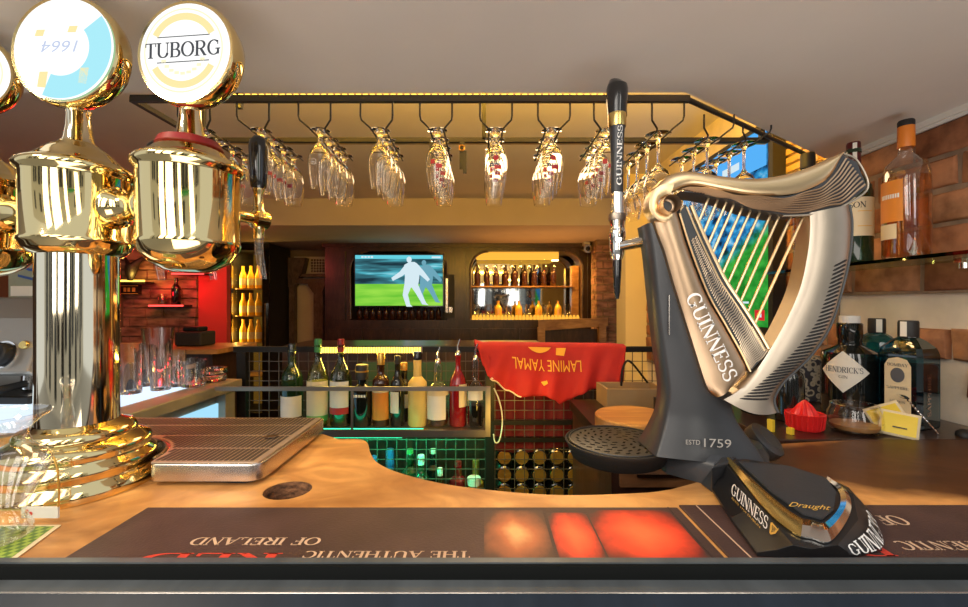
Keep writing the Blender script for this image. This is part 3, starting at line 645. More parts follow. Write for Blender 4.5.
# red side room: lit ledges and what is on them
sh = thing('yellow_lit_ledge', 'wall ledge with a yellow light strip on the dark stone', 'shelf', (-3.0, 3.7, 1.5))
b = B(); b.box((-3.24, 3.66, 1.575), (-2.955, 3.765, 1.592)); mk('board', b, 'matt_black', sh, flat=True)
b = B(); b.box((-3.24, 3.655, 1.590), (-2.955, 3.66, 1.605)); mk('light_strip', b, 'lamp_yellow', sh, flat=True)
b = B(); b.box((-3.22, 3.72, 1.48), (-3.06, 3.755, 1.565)); o = mk('small_sign', b, 'gloss_black', flat=True); tag(o, 'small black sign with a yellow border under the yellow lit ledge', 'sign')
b = B(); 
for lo, hi in (((-3.215, 3.717, 1.485), (-3.065, 3.72, 1.490)), ((-3.215, 3.717, 1.555), (-3.065, 3.72, 1.56)), ((-3.19, 3.717, 1.505), (-3.17, 3.72, 1.54)), ((-3.155, 3.717, 1.505), (-3.135, 3.72, 1.54)), ((-3.115, 3.717, 1.505), (-3.09, 3.72, 1.54))): b.box(lo, hi)
mk('sign_marks', b, 'gold_ink', o, flat=True)
b = B(); b.tube([(-3.16, 3.7, 1.80), (-3.10, 3.66, 1.74), (-3.06, 3.65, 1.70), (-3.02, 3.66, 1.76), (-2.98, 3.7, 1.82)], [.008, .02, .05, .025, .008], 10); b.tube([(-3.06, 3.65, 1.72), (-3.055, 3.63, 1.66), (-3.05, 3.62, 1.60)], [.05, .04, .02], 10)
tag(mk('horned_ornament', b, 'matt_black'), 'dark horned animal head ornament above the yellow lit ledge', 'ornament')
for nm, x0, x1, z, lab in (('red_lit_ledge', -2.92, -2.62, 1.372, 'lower red light ledge holding a bottle on the stone wall'), ('red_lit_ledge', -2.72, -2.44, 1.650, 'upper red light ledge high on the red wall')):
    o = thing(nm, lab, 'shelf', (x0, 3.7, z))
    b = B(); b.box((x0, 3.66, z), (x1, 3.79 if x0 < -2.8 else 3.78, z+.015)); mk('board', b, 'matt_black', o, flat=True)
    b = B(); b.box((x0, 3.652, z+.002), (x1, 3.66, z+.016)); mk('light_strip', b, 'lamp_red', o, flat=True)
o = mk('dark_bottle', bottle_mesh('wine', .035, .24, seg=14), 'bottle_dark'); o.location = (-2.72, 3.71, 1.3875); tag(o, 'dark bottle standing on the lower red lit ledge', 'bottle')
o = mk('tumbler_glass', B().lathe([(0, 0), (.03, 0), (.036, .09), (.033, .09), (.028, .006)], seg=14), 'smoke_glass'); o.location = (-2.84, 3.71, 1.3875); tag(o, 'short glass beside the dark bottle on the lower red ledge', 'glass')
rc = thing('red_lit_counter', 'wooden side bar top glowing red under red light', 'counter', (-2.0, 2.5, 0))
b = B(); b.box((-2.6, 2.28, 1.125), (-1.45, 2.68, 1.15)); mk('top', b, 'gold_oak', rc, flat=True)
b = B(); b.box((-2.58, 2.32, 0), (-1.50, 2.64, 1.125)); mk('body', b, 'back_bar_wood', rc, flat=True)
o = thing('receipt_printer', 'squat black printer on the red lit side bar', 'printer', (-1.73, 2.5, 1.15))
b = B(); b.box((-1.80, 2.44, 1.1505), (-1.645, 2.58, 1.235)); mk('body', b, 'matt_black', o, flat=True, bev=.01)
b = B(); b.box((-1.775, 2.47, 1.235), (-1.68, 2.56, 1.262)); mk('paper_cover', b, 'black_metal', o, flat=True, bev=.008)
area('red_counter_lamp', (-1.95, 2.55, 1.95), (-1.95, 2.5, 1.1), .35, 3, (1, .015, .025)); point('red_ledge_glow', (-2.78, 3.6, 1.48), 1.6, (1, .01, .02)); point('red_high_glow', (-2.58, 3.62, 1.60), 1.0, (1, .01, .02)); point('ledge_glow', (-3.0, 3.6, 1.65), 1.2, YEL)

# the far side of the street, as the brass and the glasses mirror it
b = B(); b.box((-9, -7.2, -.12), (9, .35, -.06)); struct('ground_street', b, 'street_stone', flat=True)
b = B(); b.box((-9, -6.4, -.06), (9, -6.0, 6.5)); sw = struct('wall_street', b, 'street_plaster', flat=True)
for k in range(7):
    x = -7.6+k*2.3
    b = B(); b.box((x, -6.02, .1), (x+.8, -5.98, 2.6)); b.box((x+1.0, -6.02, .7), (x+1.75, -5.98, 2.5)); b.box((x+.2, -6.02, 3.4), (x+.9, -5.98, 5.2)); o = mk('street_opening', b, 'gloss_black', sw, flat=True); o['kind'] = 'structure'
b = B(); b.prism([(1.2, -5.98, 3.1), (1.2, -4.9, 2.7), (1.2, -4.9, 2.5), (1.2, -5.98, 2.9)], (2.4, 0, 0)); o = mk('street_awning', b, 'awning_green', sw, flat=True); o['kind'] = 'structure'
# ================================================================== behind the bar
# side counter with a lit glass top, glasses, coffee machine
sc = thing('side_counter', 'grey side counter with a lit white glass top, behind the beer tower', 'counter', (-1.4, 1.3, 0))
b = B(); b.box((-1.95, .92, 1.06), (-.972, 1.69, 1.098)); mk('top', b, 'side_counter', sc, flat=True, bev=.004)
b = B(); b.box((-1.90, .98, 1.0981), (-1.06, 1.55, 1.1005)); mk('light_panel', b, 'lamp_white', sc, flat=True)
b = B(); b.box((-1.95, .96, 0), (-1.02, 1.66, 1.06)); mk('body', b, 'side_counter', sc, flat=True)
b = B(); b.box((-1.019, 1.10, .55), (-1.012, 1.60, 1.02)); mk('lit_front', b, 'lamp_ice', sc, flat=True)
b = B(); b.box((-1.02, 1.60, .0), (-.985, 1.66, 1.06)); b.box((-1.02, .97, .0), (-.985, 1.10, 1.06)); mk('upright', b, 'side_counter', sc, flat=True)
def glass_obj(name, prof, label, group=None, m='tumbler_clear', seg=28):
    o = mk(name, B().lathe(prof, seg=seg), m); return tag(o, label, 'glass', group)
def tumbler(r0, r1, h, base=.012, t=.002): return [(0, 0), (r0*.96, 0), (r0, .003), (r1, h), (r1-t, h), (r0-t, base), (0, base)]
GR = 'clean glasses on the lit side counter'
zc = 1.1008
def put(o, px, y): o.location = ((px-484)/FP*y, y, zc); return o
put(glass_obj('highball_glass', tumbler(.030, .033, .158), 'tall highball glass in front on the lit side counter', GR), 161, 1.46)
put(glass_obj('highball_glass', tumbler(.030, .033, .165), 'tall highball glass right beside the brass column on the lit side counter', GR), 131, 1.40)
o = put(glass_obj('beer_mug', tumbler(.036, .052, .205), 'large flared beer glass standing behind the tall highballs', GR), 158, 1.625); o.location.z = zc
put(glass_obj('tumbler_glass', tumbler(.028, .031, .13), 'mid height tumbler right of the front highball glass', GR), 176, 1.52)
put(glass_obj('tumbler_glass', tumbler(.032, .035, .085), 'stubby tumbler at the far end near the red bar', GR), 187, 1.645)
put(glass_obj('tumbler_glass', tumbler(.038, .042, .095), 'wide cut tumbler nearest the counter edge', GR), 193, 1.525)
put(glass_obj('tumbler_glass', tumbler(.026, .03, .10), 'small tumbler between the large beer glass and the wide cut tumbler', GR), 173, 1.585)
put(glass_obj('highball_glass', tumbler(.028, .032, .14), 'middle sized highball between the two tall highballs', GR), 146, 1.53)
gl = B(); gl.lathe([(0, 0), (.04, 0), (.045, .012), (.040, .02), (.047, .032), (.042, .04), (.045, .05), (.04, .05), (.036, .01), (0, .01)], seg=24)
put(tag(mk('ashtray_bowl', gl, 'tumbler_clear'), 'low ribbed glass bowl at the corner of the lit side counter', 'bowl', None), 214, 1.63)
cm = thing('coffee_machine', 'brushed steel coffee machine with a black dial behind the beer tower', 'coffee machine', (-1.6, 1.3, 1.1))
b = B(); b.prism([(-1.85, 1.25, 1.185), (-1.85, 1.235, 1.195), (-1.85, 1.285, 1.355), (-1.85, 1.33, 1.42), (-1.85, 1.45, 1.42), (-1.85, 1.45, 1.185)], (.505, 0, 0)); b.box((-1.85, 1.39, 1.1012), (-1.345, 1.45, 1.185)); mk('body', b, 'machine_steel', cm, flat=True, bev=.006)
b = B(); b.box((-1.85, 1.24, 1.1012), (-1.345, 1.389, 1.125)); mk('cup_tray', b, 'black_metal', cm, flat=True, bev=.004)
dn = Vector((0, -.16, .05)).normalized()
def on_panel(x, z): return Vector((x, 1.235+.05*(z-1.195)/.16, z))
b = B(); b.lathe([(0, .03), (.03, .03), (.034, .026), (.034, 0)], on_panel(-1.432, 1.247), 24, dn); b.box((-1.436, 1.205, 1.238), (-1.428, 1.23, 1.272)); dl = mk('dial', b, 'matt_black', cm)
b = B(); b.lathe([(.037, 0), (.037, .004), (.042, .004), (.042, 0)], on_panel(-1.432, 1.247), 28, dn); mk('dial_ring', b, 'chrome', dl)
for x, z in ((-1.375, 1.275), (-1.495, 1.275)): b = B(); b.lathe([(0, .010), (.011, .010), (.013, .007), (.013, 0)], on_panel(x, z), 18, dn); mk('button', b, 'gold_trim', cm)
b = B(); b.lathe([(0, 0), (.032, 0), (.034, -.05), (.030, -.055), (0, -.055)], (-1.42, 1.33, 1.184), 20); mk('group_head', b, 'chrome', cm)
b = B(); b.tube([(-1.42, 1.33, 1.155), (-1.42, 1.28, 1.150), (-1.42, 1.20, 1.145)], [.012, .011, .013], 10); mk('handle', b, 'matt_black', cm)
bd = thing('menu_board', 'sage green upright board with blue script on top of the coffee machine', 'board', (-1.45, 1.45, 1.42))
b = B(); b.box((-1.585, 1.40, 1.4205), (-1.40, 1.42, 1.66)); mk('panel', b, 'board_sage', bd, flat=True)
b = B(); write(b, '1664', (-1.495, 1.398, 1.475), (0, 0, 1), (-1, 0, 0), .06, serif=False, shear=.25); mk('lettering', b, 'blue_ink', bd, flat=True, keep=True)
b = B(); b.box((-1.575, 1.397, 1.425), (-1.41, 1.40, 1.458)); mk('paper_strip', b, 'paper_white', bd, flat=True)

# steel rack behind the bar: rail, wire mesh, bottle shelf with guard
rk = thing('steel_bar_rack', 'black steel and wire mesh rack behind the bar with a guarded bottle shelf', 'rack', (0, 1.72, 0))
Y = 1.72
b = B(); b.box((-1.02, Y-.012, 1.202), (.80, Y+.012, 1.224)); mk('top_rail', b, 'black_metal', rk, flat=True)
for x in (-.985, .023, .785): b = B(); b.box((x-.018, Y-.018, 0), (x+.018, Y+.018, 1.202)); mk('post', b, 'black_metal', rk, flat=True)
for z in (.905, .835): b = B(); b.box((.041, Y-.01, z), (.767, Y+.01, z+.018)); mk('cross_rail', b, 'black_metal', rk, flat=True)
b = B()
for k in range(44): x = -.96+k*.0402; b.box((x-.0013, Y-.002, .50), (x+.0013, Y+.001, 1.203))
for k in range(18): z = .52+k*.0402; b.box((-.985, Y+.001, z-.0013), (.785, Y+.004, z+.0013))
mk('wire_mesh', b, 'wire_metal', rk, flat=True)
b = B(); b.box((-.960, 1.51, .918), (.004, 1.70, .937)); mk('shelf', b, 'steel_dull', rk, flat=True)
b = B(); b.box((-.960, 1.495, .925), (.023, 1.51, .948)); mk('shelf_lip', b, 'steel_dull', rk, flat=True)
b = B(); b.box((-.960, 1.497, 1.088), (.023, 1.505, 1.103)); mk('guard_rail', b, 'steel_dull', rk, flat=True)
b = B(); b.box((.005, 1.493, .937), (.023, 1.510, 1.103)); mk('guard_post', b, 'steel_dull', rk, flat=True)
b = B(); b.box((-.475, 1.497, .937), (-.467, 1.504, 1.088)); mk('guard_stay', b, 'steel_dull', rk, flat=True)
b = B(); b.box((-.985, 1.74, .47), (.785, 2.05, .50)); mk('lower_shelf', b, 'back_bar_wood', rk, flat=True)
gs = thing('green_light_strip', 'green light strip glowing along the front edge of the bottle shelf', 'light strip', (-.4, 1.53, .93))
b = B(); b.box((-.64, 1.513, .9376), (-.22, 1.523, .9475)); mk('upper_strip', b, 'lamp_green', gs, flat=True)
b = B(); b.box((-.66, 1.535, .9085), (-.30, 1.545, .9178)); mk('under_strip', b, 'lamp_green', gs, flat=True)
ylw = B()
for k in range(40): ylw.box((-.665+k*.0103, 1.700, 1.200), (-.659+k*.0103, 1.7035, 1.222))
o = thing('yellow_light_strip', 'bright yellow light strip glowing along the steel rail behind the bottles', 'light strip', (-.5, 1.7, 1.2)); mk('lights', ylw, 'lamp_yellow', o, flat=True)
b = B(); b.box((-.67, 1.7036, 1.198), (-.25, 1.7075, 1.224)); mk('channel', b, 'steel_dull', o, flat=True)
cb = thing('low_cupboard', 'dim low cupboard with a green panel behind the wire mesh', 'cupboard', (-.4, 2.25, 0))
b = B(); b.box((-1.0, 2.08, 0), (.30, 2.4, 1.19)); mk('body', b, 'back_bar_wood', cb, flat=True)
mat('teal_panel', (.05, .12, .08), .5); b = B(); b.box((-.60, 2.070, .95), (-.12, 2.08, 1.11)); mk('panel', b, 'teal_panel', cb, flat=True)
area('strip_glow', (-.46, 1.69, 1.21), (-.46, 1.5, 1.1), .42, 1.2, YEL, .02)

def bottle(name, label, kind, r, h, m, loc, labels=(), cap=None, cap_h=.04, pourer=False, foil=None, group=None, capr=None, liquid=None, seg=24):
    t = thing(name, label, 'bottle', (0, 0, 0), group)
    mk('glass', bottle_mesh(kind, r, h, seg=seg), m, t)
    if liquid:
        lm, f = liquid; mk('liquid', B().lathe([(0, .006), (r*.88, .006), (r*.93, .02), (r*.93, h*f), (0, h*f)], seg=seg), lm, t)
    for (z0, z1, lm, a0, a1) in labels:
        b = B(); n = 18; rr = r+.0006
        b.grid(lambda u, v: Vector((rr*math.sin(math.radians(a0+(a1-a0)*u)), -rr*math.cos(math.radians(a0+(a1-a0)*u)), h*(z0+(z1-z0)*v))), n, 1); mk('paper_label', b, lm, t)
    if cap:
        rr = capr or r*.44; b = B(); b.lathe([(rr, 0), (rr, cap_h*.9), (rr*.9, cap_h), (0, cap_h)], (0, 0, h-cap_h*.55), 18); mk('cap', b, cap, t)
    if pourer:
        b = B(); b.lathe([(.011, 0), (.012, .006), (.008, .018), (.005, .02)], (0, 0, h-.002), 12); b.tube([(0, 0, h+.015), (0, 0, h+.035), (.008, 0, h+.062)], [.005, .0042, .003], 8); mk('pourer', b, 'chrome', t)
    t.location = loc; return t
ZS = .9378
def S(px, y=1.60): return ((px-484)/FP*y, y, ZS)
GB = 'bottles on the guarded shelf'
bottle('wine_bottle', 'dark green wine bottle with a plain white label, leftmost on the guarded shelf', 'wine', .040, .285, 'bottle_green', S(292, 1.63), [(.10, .38, 'paper_white', -80, 80)], 'gloss_black', .05, group=GB, capr=.0155)
bottle('liqueur_bottle', 'round shouldered bottle with green foil and cream and green label', 'round', .040, .305, 'green_glass', S(318), [(.14, .56, 'paper_cream', -80, 80), (.07, .14, 'paper_green', -80, 80)], 'cap_green', .05, group=GB, capr=.0135, liquid=('bottle_cream', .55))
bottle('liqueur_bottle', 'round shouldered bottle with red cap and white label over a red band', 'round', .040, .305, 'green_glass', S(341), [(.24, .56, 'paper_white', -80, 60), (.16, .24, 'red_decal', -80, 60)], 'cap_red', .05, group=GB, capr=.0135, liquid=('bottle_dark', .3))
t = bottle('liqueur_bottle', 'broad all black bottle with a gold edged black cap and faint white lettering', 'stout', .038, .205, 'bottle_dark', S(362), [], 'matt_black', .055, group=GB, capr=.024)
b = B(); b.lathe([(.0245, .202), (.0245, .208)], seg=18); o = mk('cap_band', b, 'cap_gold'); o.parent = t
b = B(); 
for k, (x, w) in enumerate(((-.024, .007), (-.014, .008), (-.003, .006), (.006, .008), (.017, .007))): b.face([(x, -.0390, .112), (x+w, -.0390, .112), (x+w, -.0390, .122), (x, -.0390, .122)])
o = mk('lettering', b, 'white_ink', flat=True, keep=True); o.parent = t
bottle('bitters_bottle', 'brown bottle with a tall orange label and gold neck foil', 'stout', .032, .255, 'bottle_brown', S(381), [(.10, .50, 'paper_orange', -75, 75), (.50, .56, 'paper_cream', -75, 75)], 'cap_gold', .045, group=GB, capr=.0145)
bottle('bitters_bottle', 'slim dark bottle with a narrow white upright label', 'wine', .027, .25, 'bottle_dark', S(397.5), [(.20, .52, 'paper_white', -60, 20)], 'matt_black', .03, group=GB, capr=.012)
bottle('coffee_liqueur_bottle', 'short black bottle with a round emblem, behind the slim dark bottle', 'stout', .030, .215, 'bottle_dark', S(404, 1.665), [(.25, .50, 'paper_white', 10, 60)], 'cap_gold', .03, group=GB, capr=.014)
bottle('frosted_bottle', 'frosted yellow square shouldered bottle with a black capsule on the guarded shelf', 'tall', .036, .265, 'bottle_frost', S(417.5), [], 'gloss_black', .03, group=GB, capr=.0165)
bottle('rum_bottle', 'clear bottle with a pale label and steel pourer beside the frosted yellow bottle', 'tall', .041, .235, 'smoke_glass', S(438), [(.12, .50, 'paper_white', -80, 50), (.50, .62, 'paper_cream', -80, 80)], None, pourer=True, group=GB, liquid=('bottle_brown', .20))
bottle('aperitif_bottle', 'deep red liqueur bottle with a side label and steel pourer', 'round', .034, .265, 'bottle_red', S(458), [(.28, .60, 'paper_cream', 10, 80)], None, pourer=True, group=GB)
bottle('gin_bottle', 'clear dark based bottle with small white label at the guard post', 'tall', .031, .25, 'smoke_glass', S(475.5, 1.575), [(.42, .62, 'paper_white', -60, 60)], None, pourer=True, group=GB, liquid=('bottle_dark', .34))
# bottles down on the lower shelf, heads showing over the counter edge
GL = 'bottle heads under the guarded shelf'
def low(px, top, kind, r, m, cap, lab, y=1.86, capr=.015, ch=.04, **k):
    h = CZ-(top-303.5)/FP*y-.5005; return bottle('stored_bottle', lab, kind, r, h-ch*.45, m, ((px-484)/FP*y, y, .5005), k.get('labels', ()), cap, ch, group=GL, capr=capr, seg=16)
low(374, 456, 'wine', .033, 'teal_glass', 'cap_blue', 'blue capped bottle head nearest the counter curve under the green light')
low(390, 449, 'wine', .034, 'teal_glass', 'cap_blue', 'blue necked bottle head standing taller under the green light', capr=.018, ch=.09)
low(410, 449, 'stout', .042, 'bottle_green', 'cap_green', 'green capped square bottle head in the green light under the shelf')
low(421, 455, 'round', .040, 'bottle_green', 'cap_white', 'bottle head with a pale square stopper below the shelf', y=1.80)
low(433, 449, 'stout', .038, 'bottle_dark', 'cap_white', 'dark bottle head with a white banded collar below the shelf', y=1.93)
low(440, 468, 'wine', .035, 'bottle_brown', 'cap_white', 'slim bottle neck with a white and blue collar, lowest of the row', y=1.80, ch=.07, capr=.012)
low(458, 461, 'stout', .040, 'bottle_red', 'cap_red', 'red necked bottle head right of the dark ones under the shelf')
low(476, 460, 'tall', .034, 'bottle_amber', 'cap_gold', 'amber necked bottle head beside the steel post', y=1.86, ch=.06)
low(474, 477, 'stout', .036, 'bottle_cream', 'cap_white', 'white topped jar in front of the amber necked bottle', y=1.775, capr=.029, ch=.03)
# lying wine bottles
wb = thing('wine_bottle', '', 'bottle', (0, 0, 0), 'wine bottles lying in a stack at the end of the rack')
b = B(); b.lathe([(0, 0), (.026, .002), (.036, .008), (.0365, .02), (.0365, .19), (.03, .21), (.014, .235), (.014, .29), (0, .29)], seg=18, axis=(0, 1, 0)); mk('glass', b, 'bottle_dark', wb)
b = B(); b.lathe([(0, -.001), (.027, 0), (.029, .004)], seg=16, axis=(0, 1, 0)); mk('base_sticker', b, 'cap_gold', wb)
sp, tx = [], []
for r in range(4):
    for c in range(5): sp.append((.085+c*.0735, 1.752, .537+r*.073)); tx.append('wine bottle lying end on, %s row from the top, %s from the left' % (ORD[3-r], ORD[c]))
place(wb, sp, tx)

# jersey over the rail, dark red cloth hanging behind the mesh
def interp(tab, u):
    for (a, va), (b_, vb) in zip(tab, tab[1:]):
        if u <= b_: t = (u-a)/(b_-a); t = t*t*(3-2*t); return va+(vb-va)*t
    return tab[-1][1]
jy = 1.672
top = [(0, 342), (.06, 344.5), (.12, 344), (.5, 345), (.9, 345.5), (1, 346.5)]
hem = [(0, 348), (.035, 366), (.07, 377), (.13, 381), (.22, 391), (.31, 397.5), (.38, 396), (.46, 396), (.53, 400), (.565, 404), (.62, 400), (.70, 395), (.78, 389), (.86, 386), (.94, 387), (1, 384)]
def jer(u, v):
    px = 474+152*u+(4*v if u < .1 else 0)-(3*v if u > .95 else 0); py = interp(top, u)+(interp(hem, u)-interp(top, u))*v
    fold = .012*v*math.sin(u*31+1.2*v)+.008*v*math.sin(u*13+2.0-3*v)+.004*math.sin(u*53+4*v)*v
    edge = -.02*(1-v)**6
    return W(px, py, jy-.016*math.sin(v*PI*.6)+fold-edge*.4)
js = thing('football_jersey', 'bright red football jersey with gold lettering draped over the steel rail', 'jersey', (.3, 1.7, 1.22))
b = B(); b.grid(jer, 96, 22)
b.grid(lambda u, v: jer(u, 0)+Vector((0, .066*min(1, v*3), .006*math.sin(min(1, v*3)*PI)-.10*max(0, v-.34))), 96, 6)
bmesh.ops.remove_doubles(b.m, verts=b.m.verts, dist=.0004); mk('cloth', b, 'jersey_red', js, sharp=80, solid=.003)
def on_jersey(px, py):
    u = (px-474)/152; v = min(1, max(0, (py-interp(top, u))/(interp(hem, u)-interp(top, u)))); p = jer(u, v); d = W(px, py, 1.0)-Vector((0, 0, CZ))
    return Vector((0, 0, CZ))+d*(p.y-.0045)
b = B()
write(b, 'LAMINE YAMAL', (0, 0, 0), (1, 0, 0), (0, 0, 1), 12, 69, serif=False, wrap=lambda u, v: on_jersey(581-u+.05*v, 360.5-(u/70)*4+v+1.5*math.sin(u/70*PI))); mk('lettering', b, 'jersey_gold', js, flat=True, keep=True)
b = B(); b.face([on_jersey(x, y) for x, y in spline([(528, 347), (533, 351), (540, 353), (547, 351), (551, 347.5)], 5)]); mk('collar_patch', b, 'jersey_gold', js, flat=True, keep=True)
b = B(); b.face([on_jersey(x, y) for x, y in ((556, 348), (566, 348), (564, 356), (556, 355))]); mk('number_end', b, 'jersey_gold', js, flat=True, keep=True)
b = B(); b.face([on_jersey(x, y) for x, y in ((541, 382), (547, 380.5), (548, 383.5), (544, 386))]); mk('crest', b, 'jersey_gold', js, flat=True, keep=True)
b = B(); b.tube([jer(u, .985)+Vector((0, -.003, 0)) for u in [.09+k*.0085 for k in range(27)]], .0028, 6); mk('hem_trim', b, 'jersey_trim', js)
b = B(); b.grid(lambda u, v: W(494+82*u-6*v*u, 384+66*v+3*math.sin(u*5), 1.762+.010*math.sin(u*19+v*2)), 40, 14)
tag(mk('hanging_cloth', b, 'cloth_darkred', sharp=80, solid=.003), 'dark red cloth hanging behind the mesh below the football jersey', 'cloth')
b = B(); b.tube(spline([W(494, 388, 1.685), W(499, 400, 1.68), W(502, 414, 1.68), W(502, 428, 1.685), W(499, 441, 1.685), W(495, 442, 1.68), W(493.5, 434, 1.68)], 6), .003, 6)
tag(mk('power_cable', b, 'cap_white'), 'pale cable hanging in a loop by the steel post under the jersey', 'cable')

# cupboard with the round board, box and spray bottle
uc = thing('under_bar_cupboard', 'steel topped low cupboard behind the round drip tray', 'cupboard', (.53, 1.35, 0))
b = B(); b.box((.34, 1.12, .0), (.72, 1.61, .995)); mk('body', b, 'back_bar_wood', uc, flat=True)
b = B(); b.box((.33, 1.10, .995), (.73, 1.62, 1.03)); mk('top', b, 'black_metal', uc, flat=True)
b = B(); b.box((.36, 1.108, .915), (.70, 1.12, .985)); d = mk('drawer', b, 'worn_wood', uc, flat=True)
b = B(); b.box((.40, 1.098, .945), (.66, 1.108, .953)); mk('handle', b, 'chrome', d, flat=True)
b = B(); b.lathe([(0, 0), (.108, 0), (.113, .004), (.113, .041), (.109, .045), (0, .045)], (.440, 1.225, 1.0305), 48); tag(mk('round_board', b, 'round_board_wood'), 'round golden wood board lying behind the round black drip tray', 'board')
b = B()
for lo, hi in (((.43, 1.47, 1.0305), (.64, 1.478, 1.10)), ((.43, 1.60, 1.0305), (.64, 1.608, 1.10)), ((.43, 1.478, 1.0305), (.438, 1.60, 1.10)), ((.632, 1.478, 1.0305), (.64, 1.60, 1.10)), ((.438, 1.478, 1.0305), (.632, 1.60, 1.036))): b.box(lo, hi)
tag(mk('wooden_box', b, 'card_wood', flat=True), 'open brown box behind the round golden board', 'box')
sb_ = thing('spray_bottle', 'small clear dispenser bottle with a pump beside the brown box', 'bottle', (.66, 1.45, 1.0305))
b = B(); b.lathe([(0, 0), (.022, 0), (.024, .004), (.024, .085), (.012, .105), (.012, .115)], (.66, 1.45, 1.0305), 18); mk('body', b, 'smoke_glass', sb_)
b = B(); b.lathe([(.013, 0), (.013, .014), (.006, .016), (.006, .03), (.013, .032), (.013, .042), (0, .044)], (.66, 1.45, 1.1405), 14); mk('pump', b, 'cap_white', sb_)
b = B(); b.tube(spline([(.50, 1.53, 1.10), (.505, 1.53, 1.16), (.53, 1.53, 1.19), (.60, 1.54, 1.11)], 6), .004, 6); tag(mk('bag_handle', b, 'black_metal'), 'thin black curved handle rising from the open brown box', 'handle')
b = B()
for k in range(4): b.box((.552+k*.012, 1.30, 1.10), (.559+k*.012, 1.33, 1.19-.012*k), rz=.2)
o = thing('knife_holder', 'dark cluster of bar knives in a block behind the black harp column', 'knife block', (.57, 1.32, 1.03)); mk('knives', b, 'matt_black', o, flat=True)
b = B(); b.box((.545, 1.28, 1.0305), (.598, 1.35, 1.10)); mk('block', b, 'black_metal', o, flat=True)

# large screen on the right wall
tv2 = thing('side_television', 'large television on the brick wall seen through the harp strings', 'television', (1.09, 2.2, 1.3))
b = B(); b.box((1.062, 1.545, 1.275), (1.110, 2.36, 2.09)); mk('bezel', b, 'matt_black', tv2, flat=True)
m, nt, out = nodes('screen_side'); e = nt.nodes.new('ShaderNodeEmission'); e.inputs[1].default_value = .85; nt.links.new(e.outputs[0], out.inputs[0])
tc = nt.nodes.new('ShaderNodeTexCoord'); sp_ = nt.nodes.new('ShaderNodeSeparateXYZ'); nt.links.new(tc.outputs['Generated'], sp_.inputs[0])
mp = nt.nodes.new('ShaderNodeMapping'); nt.links.new(tc.outputs['Generated'], mp.inputs[0]); mp.inputs['Scale'].default_value = (1, 12, 18); n = nt.nodes.new('ShaderNodeTexNoise'); n.inputs['Scale'].default_value = 1; n.inputs['Detail'].default_value = 4; nt.links.new(mp.outputs[0], n.inputs[0])
rs = ramp(nt, n.outputs[0], [(.35, (.008, .02, .05)), (.48, (.02, .20, .50)), (.58, (.05, .42, .80)), (.70, (.45, .75, .95))]); rg = ramp(nt, n.outputs[0], [(.35, (.012, .22, .02)), (.65, (.06, .50, .06))])
ma = nt.nodes.new('ShaderNodeMath'); ma.operation = 'MULTIPLY_ADD'; ma.inputs[1].default_value = .39; nt.links.new(sp_.outputs['Y'], ma.inputs[0]); nt.links.new(sp_.outputs['Z'], ma.inputs[2])
mr = nt.nodes.new('ShaderNodeMapRange'); mr.inputs[1].default_value = .46; mr.inputs[2].default_value = .56; nt.links.new(ma.outputs[0], mr.inputs[0])
mx = nt.nodes.new('ShaderNodeMixRGB'); nt.links.new(mr.outputs[0], mx.inputs[0]); nt.links.new(rg.outputs[0], mx.inputs[1]); nt.links.new(rs.outputs[0], mx.inputs[2]); nt.links.new(mx.outputs[0], e.inputs[0])
b = B(); b.box((1.0595, 1.57, 1.31), (1.0625, 2.34, 2.07)); s2 = mk('screen', b, 'screen_side', tv2, flat=True)
glow('px_red', (.85, .03, .04), .8); glow('px_sky', (.10, .45, .95), 1.0)
b = B(); b.box((1.057, 1.585, 1.335), (1.059, 1.64, 1.375)); mk('picture_badge', b, 'px_red', s2, flat=True)
for lo_, hi_ in (((1.057, 1.66, 1.33), (1.059, 1.69, 1.345)), ((1.0555, 1.60, 1.347), (1.0568, 1.62, 1.362)), ((1.057, 1.68, 1.40), (1.059, 1.78, 1.408)), ((1.0555, 1.74, 1.955), (1.0573, 1.86, 1.985))): b = B(); b.box(lo_, hi_); mk('picture_mark', b, 'px_white', s2, flat=True)
b = B(); b.box((1.0575, 1.575, 1.92), (1.0592, 2.335, 2.065)); mk('picture_band', b, 'px_sky', s2, flat=True)
# ================================================================== glass rack under the ceiling edge
FY, RY, RZ = 0.942, 1.18, 1.8585
gr = thing('glass_rack', 'black steel hanging glass rack under the ceiling edge', 'rack', (0, 1.0, 1.86))
b = B(); b.box((-.79, FY-.006, RZ-.007), (.46, FY+.006, RZ+.007)); mk('front_bar', b, 'matt_black', gr, flat=True)
b = B(); b.box((-.79, RY-.006, RZ-.006), (.80, RY+.006, RZ+.006)); mk('rear_bar', b, 'matt_black', gr, flat=True)
b = B(); b.box((-.79, RY+.0062, RZ-.006), (.80, RY+.016, RZ+.010)); mk('rear_batten', b, 'slat_wood', gr, flat=True)
b = B(); b.box((-.796, FY, RZ-.006), (-.784, RY, RZ+.006)); mk('side_bar', b, 'matt_black', gr, flat=True)
b = B(); b.tube([(.455, FY, RZ), (.80, 1.166, RZ), (.98, 1.285, RZ)], .006, 8); mk('slope_bar', b, 'matt_black', gr)
for x, y, z1 in ((-.575, FY+.045, RZ), (-.79, RY, RZ), (.0, RY, RZ), (.78, RY, RZ)): b = B(); b.box((x-.006, y-.006, z1), (x+.006, y+.006, 2.30)); mk('hanger_post', b, 'matt_black', gr, flat=True)
lb = B(); lb.box((-.64, FY+.008, 1.8665), (.30, FY+.018, 1.8695))
for k in range(60): x = -.635+k*.0157; lb.box((x, FY+.009, 1.8695), (x+.010, FY+.017, 1.8745))
o = thing('rack_light_strip', 'yellow light strip glowing along the ceiling edge above the hanging glasses', 'light strip', (-.2, FY, 1.85)); mk('lights', lb, 'lamp_yellow', o, flat=True)
